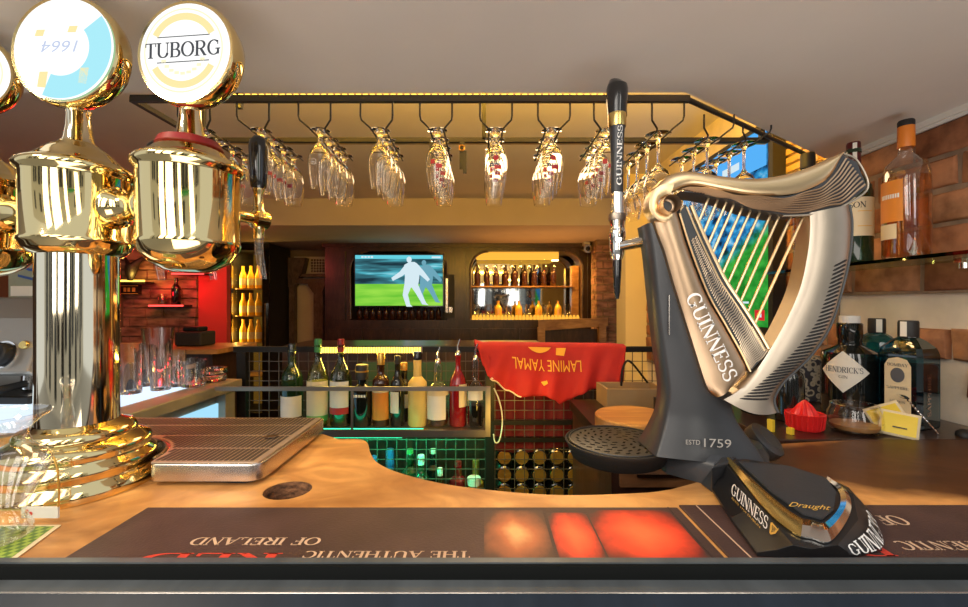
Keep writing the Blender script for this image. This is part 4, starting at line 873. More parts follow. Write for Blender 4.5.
b = B(); b.box((-.64, FY+.0185, 1.8655), (.30, FY+.0215, 1.876)); mk('channel', b, 'steel_dull', o, flat=True)
def rail(xc, y0, y1, z, zt, part='hanger_wire', w=.036, g=.0155):
    for s in (-1, 1):
        b = B(); b.tube([(xc+s*w, y0, zt), (xc+s*w, y0, z+.024), (xc+s*w*.96, y0+.003, z+.016), (xc+s*g*1.15, y0+.016, z+.003), (xc+s*g, y0+.024, z), (xc+s*g, y1, z)], .0022, 7); mk(part, b, 'matt_black', gr)
ZW = 1.797
def pilsner():
    b = B(); F = .0235; P = [(0, .006), (F*.6, .0045), (F, .0032), (F, .0022), (F*.5, .001), (.006, -.006), (.0045, -.012), (.0065, -.017), (.0045, -.022), (.012, -.030), (.0215, -.044), (.0266, -.062), (.0272, -.079), (.0255, -.099), (.0222, -.122), (.0210, -.130), (.0200, -.130), (.0212, -.122), (.0245, -.099), (.0262, -.079), (.0256, -.062), (.0203, -.044), (.010, -.034), (0, -.031)]
    b.lathe(P, seg=24); return b
def wineg():
    b = B(); F = .030; b.lathe([(0, .006), (F*.6, .0045), (F, .0032), (F, .0022), (F*.72, .0021), (.0105, .0015), (.006, -.006), (.0036, -.02), (.0034, -.062), (.008, -.072), (.021, -.084), (.030, -.104), (.0335, -.122), (.032, -.142), (.028, -.158), (.0272, -.158), (.0312, -.142), (.0327, -.122), (.0292, -.104), (.020, -.086), (0, -.075)], seg=24); return b
solid_glass('rack_glass', (.99, .98, .96))
LN = ['first', 'second', 'third', 'fourth', 'fifth']
def logo_glass(kind):
    t = thing('beer_glass', '', 'glass', (0, 0, 0), 'beer glasses hanging on the rack'); mk('glass', pilsner(), 'rack_glass', t)
    def wrapf(x, z):
        tab = [(-.13, .0210), (-.122, .0222), (-.099, .0255), (-.079, .0272), (-.062, .0266), (-.044, .0215)]; r = interp(tab, z)+.0004
        return Vector((r*math.sin(x/r), -r*math.cos(x/r), z))
    if kind == 1:
        b = B(); b.face([wrapf(.0062*math.cos(a), -.068+.0062*math.sin(a)) for a in [i*PI/8 for i in range(16)]]); mk('emblem', b, 'red_decal', t, flat=True)
        b = B(); b.grid(lambda u, v: wrapf(-.004+.017*u, -.093+.009*v), 5, 1); mk('red_tab', b, 'red_decal', t, flat=True)
        b = B()
        for k in range(5): b.face([wrapf(-.014+k*.0052+a, c) for a, c in ((0, -.087), (.004, -.087), (.004, -.080), (0, -.080))])
        mk('lettering', b, 'grey_ink', t, flat=True)
    if kind == 2:
        b = B(); b.grid(lambda u, v: wrapf(-.014+.010*u, -.081+.010*v), 4, 1); b.grid(lambda u, v: wrapf(-.002+.015*u, -.090+.009*v), 4, 1); mk('red_tab', b, 'red_decal', t, flat=True)
    if kind == 3:
        b = B()
        for i in range(20):
            a0, a1 = i*PI/10, (i+1)*PI/10
            b.face([wrapf(-.006+r*math.cos(a), -.076+r*math.sin(a)) for r, a in ((.007, a0), (.007, a1), (.0058, a1), (.0058, a0))])
        b.face([wrapf(-.006+x, -.076+z) for x, z in ((-.003, -.002), (.003, -.002), (.003, 0), (-.003, .002))]); mk('emblem', b, 'white_ink', t, flat=True)
    return t
protos = {k: logo_glass(k) for k in (0, 1, 2, 3)}
used = set()
nth = ['first', 'second', 'third', 'fourth', 'fifth', 'sixth', 'seventh', 'eighth', 'ninth', 'tenth', 'eleventh']
cols = [(194, 2, 4), (253, 2, 4), (314.5, 3, 4), (376.5, 0, 4), (436, 2, 4), (496, 1, 4), (554, 1, 4), (610, 2, 4)]
for ci, (px, kd, cnt) in enumerate(cols):
    x = (px-484)/FP*FY; rail(x, FY, FY+.225, ZW, RZ-.005)
    for k in range(cnt):
        lab = '%s beer glass from the front, hanging on the %s rail from the left' % (LN[k], nth[ci]); loc = (x, FY+.034+k*.0555, ZW+.0005)
        kk = kd if k == 0 or kd in (2,) else (2 if kd == 1 and k < 3 else 0)
        if kk not in used: used.add(kk); o = protos[kk]; o.location = loc; o['label'] = lab
        else: o = dup(protos[kk], loc, lab)
        o.rotation_euler = (0, 0, R.uniform(-.25, .25) if k else 0)
pw = thing('wine_glass', '', 'glass', (0, 0, 0), 'wine glasses hanging on the rack'); mk('glass', wineg(), 'rack_glass', pw)
first = True
for ci, (px, y0, z, cnt, y1) in enumerate(((668, FY+.0, 1.796, 4, 1.25), (719, 1.01, 1.808, 3, 1.245), (757, 1.07, 1.822, 4, 1.37))):
    x = (px-484)/FP*y0; rail(x, y0, y1, z, RZ-.004)
    for k in range(cnt):
        lab = '%s wine glass from the front, hanging on the %s wide rail by the sloping edge' % (LN[k], ['first', 'second', 'last'][ci]); loc = (x, y0+.054+k*.068, z+.0005)
        if first: pw.location = loc; pw['label'] = lab; first = False
        else: dup(pw, loc, lab)
st = thing('black_strap', 'black strap hanging from the rear bar beside the middle beer glasses', 'strap', (-.06, RY, 1.84))
x = (462.5-484)/FP*RY
b = B(); b.box((x-.008, RY-.0085, 1.775), (x+.006, RY-.0065, 1.853)); b.box((x-.008, RY-.0085, 1.8525), (x+.006, RY+.018, 1.8565)); mk('band', b, 'matt_black', st, flat=True)
b = B(); b.box((x+.002, RY-.0115, 1.762), (x+.012, RY-.009, 1.825), rz=0); mk('tail', b, 'matt_black', st, flat=True)
b = B(); b.lathe([(.009, -.003), (.009, .003), (.006, .003), (.006, -.003)], (x-.001, RY-.014, 1.832), 16, (0, 1, 0)); mk('buckle', b, 'cap_gold', st)
x = (432-484)/FP*RY; b = B(); b.box((x-.006, RY-.0085, 1.795), (x+.006, RY-.0065, 1.853)); tag(mk('leather_strap', b, 'matt_black', flat=True), 'short black strap on the rear bar behind the fifth rail of beer glasses', 'strap')

# ================================================================== wooden counter
outer = [(-1.0, .446), (1.10, .446), (1.10, .862), (.80, .862), (.70, .855), (.594, .838), (.52, .79), (.444, .728), (.3425, .662), (.28, .632)]
curve = spline([(.28, .632), (.2305, .6206), (.111, .614), (.009, .6306), (-.0687, .655), (-.139, .694), (-.186, .737), (-.212, .785), (-.235, .845), (-.258, .866), (-.30, .866)], 6)
outline = [Vector((x, y, 0)) for x, y in outer] + [Vector((p_.x, p_.y, 0)) for p_ in [Vector((v[0], v[1], 0)) for v in [(q.x, q.y) for q in [Vector((a[0], a[1])).to_3d() for a in curve]]][1:]] + [Vector((-.345, .90, 0)), Vector((-1.0, .90, 0))]
hx, hy, hr = -.2945, .6306, .0345
hole = [Vector((hx+hr*math.cos(2*PI*k/40), hy+hr*.92*math.sin(2*PI*k/40), 0)) for k in range(40)]
b = B()
def loopv(pts, z): return [b.m.verts.new((p_.x, p_.y, z)) for p_ in pts]
tops = []
for pts in (outline, hole):
    rings = [loopv(pts, 1.12), loopv(pts, 1.07)]; tops.append(rings)
    k = len(pts)
    for i in range(k): b.m.faces.new((rings[0][i], rings[0][(i+1) % k], rings[1][(i+1) % k], rings[1][i]))
for lv in (0, 1):
    ed = []
    for rings in tops:
        r = rings[lv]; ed += [b.m.edges.get((r[i], r[(i+1) % len(r)])) for i in range(len(r))]
    bmesh.ops.triangle_fill(b.m, use_beauty=True, edges=ed)
ct = thing('bar_counter', 'worn honey coloured wooden bar counter with a scooped back edge', 'counter', (0, .65, 1.07))
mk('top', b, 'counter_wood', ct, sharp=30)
b = B(); b.lathe([(hr*1.04, 0), (hr*1.04, .002), (hr*.5, .001), (0, .0)], (hx, hy, 1.068), 36, sy=.94); mk('cup_hole', b, 'bark', ct)
b = B(); b.lathe([(hr*.985, -.0006), (hr*.955, -.006), (hr*.985, -.014), (hr*.93, -.022), (hr*.97, -.032), (hr*.92, -.049)], (hx, hy, 1.12), 40, sy=.92); mk('hole_lining', b, 'bark', ct)
b = B(); b.box((-.99, .46, 0), (1.09, .60, 1.07)); mk('body', b, 'back_bar_wood', ct, flat=True)
# printed bar runners
def runner(x0, x1, y1, label, z=1.1215):
    t = thing('bar_runner', label, 'bar mat', ((x0+x1)/2, .51, 1.12))
    b = B(); b.box((x0, .4475, 1.1204), (x1, y1, 1.1232)); mk('rubber', b, 'mat_brown', t, flat=True, bev=.001); return t
r1 = runner(-.457, .2625, .571, 'long dark brown printed bar runner with beer pictures in front of the drip tray')
r2 = runner(.268, 1.00, .578, 'dark brown printed bar runner on the counter by the brick wall')
def mtext(t, s, px_r, px_l, py, hpx, m, par, **k):
    """lettering facing the bartender: begins at the right, upside down from here"""
    a = G(px_r, py, 1.1235); c = G(px_l, py, 1.1235); h = abs(G(484, py-hpx, 1.1235).y-a.y)*1.0
    a = Vector((a.x, a.y+h, a.z)); b = B(); write(b, s, a, (-1, 0, 0), (0, -1, 0), h, (a.x-c.x), **k); mk('lettering', b, m, par, flat=True, keep=True)
mtext(r1, 'OF IRELAND', 318, 186, 545, 7.5, 'print_cream', r1)
mtext(r1, 'THE AUTHENTIC', 470, 300, 558, 7, 'print_cream', r1)
mtext(r1, 'RED', 272, 128, 566, 13, 'print_red', r1)
mtext(r2, 'OF IRELAND', 915, 780, 525, 9.5, 'print_cream', r2)
mtext(r2, 'THE AUTHENTIC', 1085, 905, 550, 9, 'print_cream', r2)
mtext(r2, 'RED', 900, 770, 556, 13, 'print_red', r2)
def beer_print(name, cols_, fx):
    m, nt, out = nodes(name); p = nt.nodes.new('ShaderNodeBsdfPrincipled'); nt.links.new(p.outputs[0], out.inputs[0]); p.inputs['Roughness'].default_value = .5
    tc = nt.nodes.new('ShaderNodeTexCoord'); mp = nt.nodes.new('ShaderNodeMapping'); mp.inputs['Location'].default_value = (-.5, -.5, 0); nt.links.new(tc.outputs['Generated'], mp.inputs[0]); mp.inputs['Scale'].default_value = (1, 1, 0)
    n = nt.nodes.new('ShaderNodeTexNoise'); n.inputs['Scale'].default_value = 3; n.inputs['Detail'].default_value = 3; nt.links.new(tc.outputs['Generated'], n.inputs[0])
    le = nt.nodes.new('ShaderNodeVectorMath'); le.operation = 'LENGTH'; nt.links.new(mp.outputs[0], le.inputs[0])
    ad = nt.nodes.new('ShaderNodeMath'); ad.operation = 'MULTIPLY_ADD'; ad.inputs[1].default_value = .35; nt.links.new(n.outputs[0], ad.inputs[0]); nt.links.new(le.outputs['Value'], ad.inputs[2])
    r = ramp(nt, ad.outputs[0], cols_); nt.links.new(r.outputs[0], p.inputs['Base Color'])
beer_print('print_beer_red', [(.22, (.95, .16, .05)), (.55, (.80, .06, .02)), (.72, (.20, .02, .012)), (.82, (.062, .030, .026))], 1)
beer_print('print_beer_glow', [(.20, (.85, .42, .16)), (.42, (.50, .14, .05)), (.70, (.10, .04, .025)), (.8, (.062, .030, .026))], 1)
def decal(par, name, x0, x1, y0, y1, m):
    b = B(); n = 12; b.grid(lambda u, v: Vector((x0+(x1-x0)*u, y0+(y1-y0)*v, 1.1236)), n, n); mk(name, b, m, par, flat=True)
decal(r1, 'printed_beer_glass', .136, .246, .449, .562, 'print_beer_red')
decal(r1, 'printed_beer_glass', .082, .134, .449, .555, 'print_beer_red')
decal(r1, 'printed_glow', .0, .078, .449, .562, 'print_beer_glow')
b = B(); b.box((.249, .4485, 1.1232), (.2505, .5705, 1.1237)); mk('border_line', b, 'mat_band', r1, flat=True)
b = B(); b.box((.290, .4485, 1.1232), (.2915, .575, 1.1237)); mk('border_line', b, 'print_cream', r2, flat=True)

# green patterned card, glass lamp with paper tag
gc = thing('beer_mat', 'green patterned card with a pale border at the front corner of the counter', 'beer mat', (-.58, .49, 1.12))
m, nt, out = nodes('green_pattern'); p = nt.nodes.new('ShaderNodeBsdfPrincipled'); nt.links.new(p.outputs[0], out.inputs[0])
mp = coords(nt, (150, 150, 0)); ck = nt.nodes.new('ShaderNodeTexChecker'); ck.inputs[1].default_value = (.08, .17, .02, 1); ck.inputs[2].default_value = (.30, .42, .06, 1); ck.inputs[3].default_value = 1; nt.links.new(mp.outputs[0], ck.inputs[0]); nt.links.new(ck.outputs[0], p.inputs['Base Color'])
q = [Vector((-.70, .4478, 1.1203)), Vector((-.508, .4478, 1.1203)), Vector((-.532, .5285, 1.1203)), Vector((-.70, .5285, 1.1203))]
b = B(); b.prism(q, (0, 0, .0012)); mk('card', b, 'paper_cream', gc, flat=True)
b = B(); b.face([Vector((-.696, .45, 1.1217)), Vector((-.5145, .45, 1.1217)), Vector((-.5365, .525, 1.1217)), Vector((-.696, .525, 1.1217))]); mk('print', b, 'green_pattern', gc, flat=True)
gx, gy = -.575, .490
gv = thing('glass_lamp', 'clear flared glass lamp standing on the green patterned card', 'glass lamp', (gx, gy, 1.1218))
b = B(); b.lathe([(a*.76, z) for a, z in [(0, .004), (.040, .002), (.046, .004), (.046, .012), (.036, .028), (.040, .040), (.058, .068), (.067, .084), (.066, .093), (.056, .102), (.044, .112), (.040, .122), (.045, .132), (.060, .142), (.066, .146), (.067, .149), (.064, .149)]], (gx, gy, 1.1218), 40); mk('glass_body', b, 'clear_glass', gv)
b = B(); b.tube([(gx+.0355, gy+.0365, 1.208), (gx+.037, gy+.040, 1.19), (gx+.036, gy+.043, 1.16), (gx+.034, gy+.0435, 1.141)], .0011, 6); tgp = mk('cord', b, 'cap_gold', gv)
b = B(); b.box((gx-.011, gy+.042, 1.128), (gx+.035, gy+.0445, 1.142)); tg_ = mk('paper_tag', b, 'paper_white', gv, flat=True)
b = B(); b.lathe([(0, 0), (.0025, 0)], (gx-.004, gy+.0416, 1.137), 10, (0, -1, 0)); b.lathe([(0, 0), (.0025, 0)], (gx+.001, gy+.0416, 1.134), 10, (0, -1, 0)); mk('red_print', b, 'red_ink', tg_, flat=True)

# ================================================================== brass beer tower
TX, TY = -.632, .655
tw = thing('beer_tower', 'polished brass beer tower with three drum heads and round lit badges', 'beer tower', (TX, TY, 1.12))
b = B(); b.lathe([(a*.915, z) for a, z in [(0, .0005), (.113, .0005), (.114, .006), (.112, .018), (.104, .024), (.103, .028), (.107, .034), (.106, .044), (.097, .050), (.096, .054), (.100, .060), (.097, .068), (.086, .073), (.078, .077), (.079, .083), (.074, .090), (.062, .094), (.0545, .098)]], (TX, TY, 1.12), 72); mk('base', b, 'brass', tw, sharp=60)
b = B(); b.lathe([(.0492, .095), (.0492, .352), (.0495, .362)], (TX, TY, 1.12), 64); mk('column', b, 'brass_pale', tw)
def fw(deg): a = math.radians(deg); return Vector((math.sin(a), -math.cos(a), 0))
def drum(x, y, bottom_round, label=None):
    pr = [(0, 1.447), (.022, 1.447), (.034, 1.451), (.052, 1.462), (.063, 1.476), (.0665, 1.487), (.0675, 1.490), (.066, 1.493), (.066, 1.592), (.0675, 1.596), (.0715, 1.600), (.0725, 1.605), (.070, 1.610), (.062, 1.615), (.052, 1.622), (.043, 1.632), (.034, 1.640), (.026, 1.645), (.024, 1.648)] if bottom_round else [(.0495, 1.474), (.056, 1.477), (.063, 1.483), (.0655, 1.490), (.0685, 1.493), (.0685, 1.497), (.066, 1.500), (.066, 1.592), (.0675, 1.596), (.0715, 1.600), (.0725, 1.605), (.070, 1.610), (.062, 1.615), (.052, 1.622), (.043, 1.632), (.034, 1.640), (.026, 1.645), (.024, 1.648)]
    b = B(); b.lathe(pr, (x, y, 0), 64); d = mk('drum', b, 'brass', tw, sharp=50)
    b = B(); b.lathe([(.021, 1.648), (.0185, 1.655), (.0155, 1.675), (.0145, 1.692), (.016, 1.70)], (x, y, 0), 28); mk('neck', b, 'brass_pale', d)
    return d
def badge(c, n, r, faces):
    n = Vector(n).normalized(); c = Vector(c); up = Vector((0, 0, 1)); up = (up-n*up.dot(n)).normalized(); rt = up.cross(n)
    b = B(); b.lathe([(0, -.052), (r*.45, -.050), (r*.80, -.042), (r*.97, -.028), (r*1.03, -.014), (r*1.03, -.002), (r*1.0, .001), (r*.95, .0005)], c, 56, n); bz = mk('badge', b, 'brass', tw, sharp=50)
    b = B(); b.lathe([(r*.955, .0004), (0, .0025)], c, 56, n); mk('lit_face', b, 'badge_white', bz)
    def at(u, v, e=.0032): return c+rt*(u*r)+up*(v*r)+n*e
    for nm, m, fn in faces:
        b = B(); fn(b, at); mk(nm, b, m, bz, flat=True, keep=True)
    return bz
def arcband(b, at, r0, r1, a0, a1, e=.0032, n=20):
    for i in range(n):
        x, y = math.radians(a0+(a1-a0)*i/n), math.radians(a0+(a1-a0)*(i+1)/n)
        b.face([at(r0*math.cos(x), r0*math.sin(x), e), at(r1*math.cos(x), r1*math.sin(x), e), at(r1*math.cos(y), r1*math.sin(y), e), at(r0*math.cos(y), r0*math.sin(y), e)])
def f_tub(b, at):
    w_ = lambda u, v: at(-.80+u, -.13+v, .0036)
    polys, w = serif_text('TUBORG')
    for q_ in polys: b.face([w_(x*1.60/w, y*.30) for x, y in q_])
def f_lines(b, at):
    for v in (.27, -.23): b.face([at(-.55, v), at(.55, v), at(.55, v+.02), at(-.55, v+.02)])
def f_ring(b, at): arcband(b, at, .60, .74, 28, 152)
def f_ringb(b, at): arcband(b, at, .60, .74, 208, 332)
def f_dots(b, at):
    for k in range(9): a = math.radians(205+k*16.2); b.face([at(.45*math.cos(a)+dx, .45*math.sin(a)+dy) for dx, dy in ((-.05, -.03), (.05, -.03), (.05, .03), (-.05, .03))])
    for k in range(9): a = math.radians(-25+k*26.0); 
def f_ring2(b, at): arcband(b, at, .80, .83, 0, 360, n=48)
def f_cyan(b, at): arcband(b, at, .52, .94, -112, 38, n=30)
def f_yel(x, y): return lambda b, at: b.face([at(x-.1, y-.14 if y < 0 else y-.06), at(x+.06, y-.16 if y < 0 else y-.06), at(x+.10, y+.14 if y < 0 else y+.06), at(x-.06, y+.14 if y < 0 else y+.06)])
def f_oval(b, at): b.face([at(.56*math.cos(a)-.05, -.02+.34*math.sin(a), .0030) for a in [i*PI/18 for i in range(36)]])
def f_1664(b, at):
    polys, w = sans_text('1664', .25)
    for q_ in polys: b.face([at(.32-x*.70/w, -.10+.22-y*.22, .0040) for x, y in q_])
glow('badge_ink', (.62, .70, .90), .95); glow('badge_grey', (.16, .17, .19), .5); glow('badge_oval', (1, 1, 1), 1.15)
drum(TX, TY, False)
badge((-.585, .585, 1.7545), (-.03, -.999, .02), .0755, [('colour_field', 'badge_cyan', f_cyan), *[('colour_mark', 'badge_yellow', f_yel(x, y)) for x, y in ((-.35, -.58), (.42, -.52), (-.42, .28), (.20, .34))], ('centre_oval', 'badge_oval', f_oval), ('lettering', 'badge_ink', f_1664)])
X2, Y2 = -.444, .635
d2 = drum(X2, Y2, True)
badge((-.4115, .578, 1.7465), (-.10, -.99, .02), .0705, [('lettering', 'badge_grey', f_tub), ('rule_lines', 'badge_grey', f_lines), ('ring_print', 'badge_yellow', f_ring), ('ring_print', 'badge_yellow', f_ringb), ('dot_print', 'badge_paleyellow', f_dots), ('rim_print', 'badge_paleyellow', f_ring2)])
X3, Y3 = -.850, .71
drum(X3, Y3, True); badge((-.838, .672, 1.775), (.3, -.95, 0), .066, [('rim_print', 'badge_paleyellow', f_ring2)])
b = B(); b.lathe([(.0, 0), (.028, .0), (.044, .006), (.040, .016), (.024, .022)], (X2, Y2, 1.628), 32); mk('neck_collar', b, 'cap_red', d2)
for (xa, ya), (xb, yb) in (((TX, TY), (X2, Y2)), ((X3, Y3), (TX, TY))):
    a, c = Vector((xa, ya, 1.548)), Vector((xb, yb, 1.548)); d = (c-a).normalized()
    b = B(); L = (c-a).length; b.lathe([(.019, .060), (.031, .064), (.031, .070), (.025, .078), (.0215, .084), (.0215, L-.084), (.025, L-.078), (.031, L-.070), (.031, L-.064), (.019, L-.06)], a, 32, d); mk('cross_pipe', b, 'brass', tw, sharp=50)
def faucet(x, y, n, hz, part='faucet', spout='clear_glass'):
    """brass tap on the far side of a drum: body, black handle, clear spout tube"""
    n = Vector(n).normalized(); p0 = Vector((x, y, 1.548)); t = p0+n*.115
    b = B(); b.lathe([(.011, .058), (.014, .064), (.010, .07), (.010, .10), (.016, .104), (.016, .128), (.010, .132), (0, .132)], p0, 20, n)
    b.lathe([(.0, -.035), (.009, -.034), (.0095, -.008), (.013, -.004), (.013, .012), (.0085, .018), (.0075, .045), (.010, .05), (.010, .056), (0, .057)], t, 20); f = mk(part, b, 'brass', tw, sharp=50)
    b = B(); b.lathe([(.0090, .052), (.0125, .058), (.0140, .075), (.0155, .105), (.0165, .125), (.0145, .138), (.008, .146), (0, .148)], t, 20); mk('handle', b, 'gloss_black', f)
    b = B(); b.tube([t+Vector((0, 0, -.03)), t+Vector((.001, 0, -.06)), t+Vector((.006, .004, -.105))], [.0075, .007, .0055], 14, cap=False); mk('spout', b, spout, f)
faucet(X2, Y2, (.36, .8, 0), 1); faucet(TX, TY, (.32, .95, 0), 1); faucet(X2-.02, Y2+.01, (-.25, .9, 0), 1)

# ================================================================== drip tray with ridged rubber top
dx0, dx1, dy0, dy1 = -.80, -.342, .642, .905
arc = [Vector((TX+.1090*math.cos(math.radians(a)), TY+.1090*math.sin(math.radians(a)), 0)) for a in range(6, 180, 6)]
def rnd(cx, cy, r, a0, a1): return [Vector((cx+r*math.cos(math.radians(a)), cy+r*math.sin(math.radians(a)), 0)) for a in range(a0, a1+1, 15)]
poly = rnd(dx1-.022, dy0+.022, .022, -90, 0)+rnd(dx1-.012, dy1-.012, .012, 0, 90)+[Vector((dx0, dy1, 0)), Vector((dx0, TY+.01, 0)), Vector((TX-.1105, TY+.01, 0))]+arc[::-1]+rnd(TX+.1090+.020, dy0+.012, .012, 180, 270)
dt = thing('drip_tray', 'rectangular steel drip tray with a ridged dark rubber top beside the brass tower', 'drip tray', (-.5, .78, 1.12))
b = B(); b.prism([p_+Vector((0, 0, 1.154)) for p_ in poly], (0, 0, -.026), .003); mk('pan', b, 'steel', dt, sharp=30)
ctr = Vector((-.56, .80, 0))
b = B(); b.prism([ctr+(p_-ctr)*.93+Vector((0, 0, 1.1205)) for p_ in rnd(dx1-.022, dy0+.022, .022, -90, 0)+rnd(dx1-.012, dy1-.012, .012, 0, 90)+[Vector((dx0, dy1, 0)), Vector((dx0, .83, 0)), Vector((-.49, .80, 0)), Vector((-.49, dy0+.01, 0))]], (0, 0, .0076)); mk('foot', b, 'matt_black', dt, flat=True)
b = B(); inner = []
for p_ in poly:
    q_ = p_.copy(); q_.x = min(max(q_.x, dx0+.006), dx1-.006); q_.y = min(max(q_.y, dy0+.006), dy1-.006)
    v = Vector((q_.x-TX, q_.y-TY, 0))
    if v.length < .1150 and q_.y > dy0+.007: q_ = Vector((TX, TY, 0))+v.normalized()*.1150
    inner.append(q_)
b.prism([p_+Vector((0, 0, 1.1555)) for p_ in inner], (0, 0, -.004)); mk('rubber_top', b, 'tray_base', dt, flat=True)
b = B()
for k in range(62):
    x = dx0+.012+k*.0082
    for (ya, yb) in ((dy0+.012, .706), (.712, .775), (.781, .840), (.846, dy1-.012)):
        if x > dx1-.012: continue
        lo = ya
        if abs(x-TX) < .120: lo = max(ya, TY+math.sqrt(.120**2-(x-TX)**2))
        if x < TX-.12: lo = max(lo, TY+.02)
        if lo < yb-.01: b.box((x-.0026, lo, 1.1555), (x+.0026, yb, 1.1562))
mk('ridges', b, 'tray_rubber', dt, flat=True)
b = B(); b.prism([G(262, 437, 1.159), G(268, 435.2, 1.159), G(280, 434.6, 1.159), G(276, 437, 1.159), G(268, 438, 1.159)], (0, 0, .0006)); mk('steel_clip', b, 'chrome', dt, flat=True)
b = B(); b.tube([q_+Vector((0, 0, 1.155)) for q_ in arc], .0022, 6); mk('cut_out_rim', b, 'steel', dt)
# ================================================================== black harp shaped stout tap
HY = .655                               # front plane of the harp frame
def hp(px, py, dy=0.0): p_ = W(px, py, HY); return Vector((p_.x, HY+dy, p_.z))
def hpl(pts, dy=0.0, n=0, closed=True):
    P_ = [hp(x, y, dy) for x, y in pts]; return spline(P_, n, closed) if n else P_
hr_ = thing('stout_tap', 'black and bronze harp shaped stout tap with a black console on the counter', 'beer tap', (.36, .68, 1.12))
# black body: column flaring into a foot
left = [(650, 222), (655, 252), (660, 300), (665, 345), (671, 390), (669, 415), (662, 438), (655, 456)]
right = [(770, 468), (758, 448), (742, 425), (735, 405), (725, 360), (712, 300), (700, 240), (690, 205)]
lw, rw = spline([hp(*p_) for p_ in left], 6), spline([hp(*p_) for p_ in right][::-1], 6)
n_ = min(len(lw), len(rw)); rings = []
for i in range(n_):
    a, c = lw[i], rw[i]; t = i/(n_-1); fl = max(0, (t-.72)/.28); y0, y1 = HY+.006-.010*fl, HY+.058+.020*fl; e = .004
    rings.append([Vector((a.x+e, y0, a.z)), Vector((c.x-e, y0, c.z)), Vector((c.x, y0+e, c.z)), Vector((c.x, y1-e, c.z)), Vector((c.x-e, y1, c.z)), Vector((a.x+e, y1, a.z)), Vector((a.x, y1-e, a.z)), Vector((a.x, y0+e, a.z))])
b = B(); b.loft(rings); mk('body', b, 'harp_black', hr_, sharp=50)
fz = 1.1203
b = B(); rr = []
for z, g in ((fz, 0), (1.150, 0), (1.158, .006), (1.168, .016)):
    rr.append([Vector((x, y, z)) for x, y in [(.300+g, .690+g*.3), (.352, .640+g), (.395, .645+g), (.445, .655+g), (.476-g, .700), (.485-g, .745-g), (.44, .765-g), (.33, .765-g), (.298+g, .735)]])
b.loft(rr); mk('foot', b, 'harp_black', hr_, sharp=40)
b = B(); b.lathe([(0, 0), (.030, 0), (.032, .004), (.032, .020), (.026, .024), (0, .024)], (.480, .735, 1.152), 24, (.5, -.55, .75)); b.lathe([(0, .0245), (.020, .0245), (.022, .022)], (.480, .735, 1.152), 24, (.5, -.55, .75)); mk('side_knob', b, 'harp_black', hr_)
# drip tray on its arm
txc, tyc, tz = .2335, .738, 1.160
b = B(); b.box((.285, .700, 1.128), (.345, .745, 1.152)); b.box((.285, .71, 1.146), (.32, .735, 1.158)); mk('tray_arm', b, 'matt_black', hr_, flat=True, bev=.003)
b = B(); b.lathe([(0, -.030), (.074, -.030), (.078, -.028), (.087, -.006), (.0895, -.002), (.0895, 0), (.0875, .001), (.084, -.002), (.080, -.006), (0, -.006)], (txc, tyc, tz), 56); dtp = mk('drip_bowl', b, 'matt_black', hr_, sharp=50)
b = B(); b.lathe([(.082, -.004), (.082, -.001), (.079, .0002), (0, .0002)], (txc, tyc, tz), 48); gp = mk('drip_grille', b, 'rubber_grey', dtp)
b = B()
for ring, (r0, cnt) in enumerate(((.016, 6), (.029, 11), (.042, 16), (.055, 21), (.068, 26))):
    for k in range(cnt):
        a = 2*PI*k/cnt+ring*.2; c = Vector((txc+r0*math.cos(a), tyc+r0*math.sin(a), tz+.0006)); d = Vector((-math.sin(a+.5), math.cos(a+.5), 0))*.0046; w_ = Vector((d.y, -d.x, 0)).normalized()*.0019
        b.face([c+d+w_, c-d+w_, c-d-w_, c+d-w_])
mk('grille_slots', b, 'rubber_seal', gp, flat=True)
b = B(); b.tube([(txc+.082*math.cos(a), tyc+.082*math.sin(a), tz+.0008) for a in [i*PI/24 for i in range(49)]], .0014, 6); mk('grille_rim', b, 'rubber_grey', dtp)
# bronze column face
bz = [(651, 214), (658, 236), (664, 252), (672, 280), (681, 309), (690, 337), (702, 375), (709, 393), (715, 397), (728, 388), (745, 371)] + [(737, 352), (722, 325), (706, 297), (694, 268), (684, 240), (677, 215), (668, 200), (657, 200)]
Ca = even([hp(*p_, dy=-.006) for p_ in [(651, 214), (658, 236), (664, 252), (672, 280), (681, 309), (690, 337), (702, 375), (708, 390), (715, 397)]], 36); Cb = even([hp(*p_, dy=-.006) for p_ in [(668, 200), (677, 215), (684, 240), (694, 268), (706, 297), (722, 325), (737, 352), (745, 371), (728, 388)]], 36)
b = B(); ribs(b, Ca, Cb, .004, .018); mk('column_face', b, 'bronze', hr_, sharp=50)
# wave-cut strip and bright inner rim of the column
lft = [(678, 214), (686, 240), (696, 268), (708, 297), (724, 325), (739, 352), (748, 371)]
rgt = [(690, 206), (701, 232), (712, 256), (724, 280), (742, 307), (756, 329), (767, 348)]
inn = [(684, 205), (697, 228), (709, 253), (721, 278), (739, 306), (753, 330), (766, 352)]
b = B(); b.prism([hp(*p_, dy=-.005) for p_ in lft]+[hp(*p_, dy=-.005) for p_ in inn[::-1]], (0, .02, 0)); mk('wave_strip', b, 'harp_black', hr_, flat=True)
L, I2 = spline([hp(*p_, dy=-.0055) for p_ in lft[1:]], 12), spline([hp(*p_, dy=-.0055) for p_ in inn[1:]], 12)
b = B()
for i in range(2, len(L)-1):
    a, c = L[i], I2[min(i, len(I2)-1)]; t = i/len(L); drop = Vector((0, 0, -.004))
    w0, w1 = .22-.12*t, .62+.38*t
    s_, e_ = a.lerp(c, w0 if t < .75 else 0.02), a.lerp(c, w1 if t < .75 else .98)
    b.tube([s_, s_.lerp(e_, .33)+drop*-.5, s_.lerp(e_, .66)+drop*.5, e_], .0011, 5)
mk('wave_ridges', b, 'pewter', hr_)
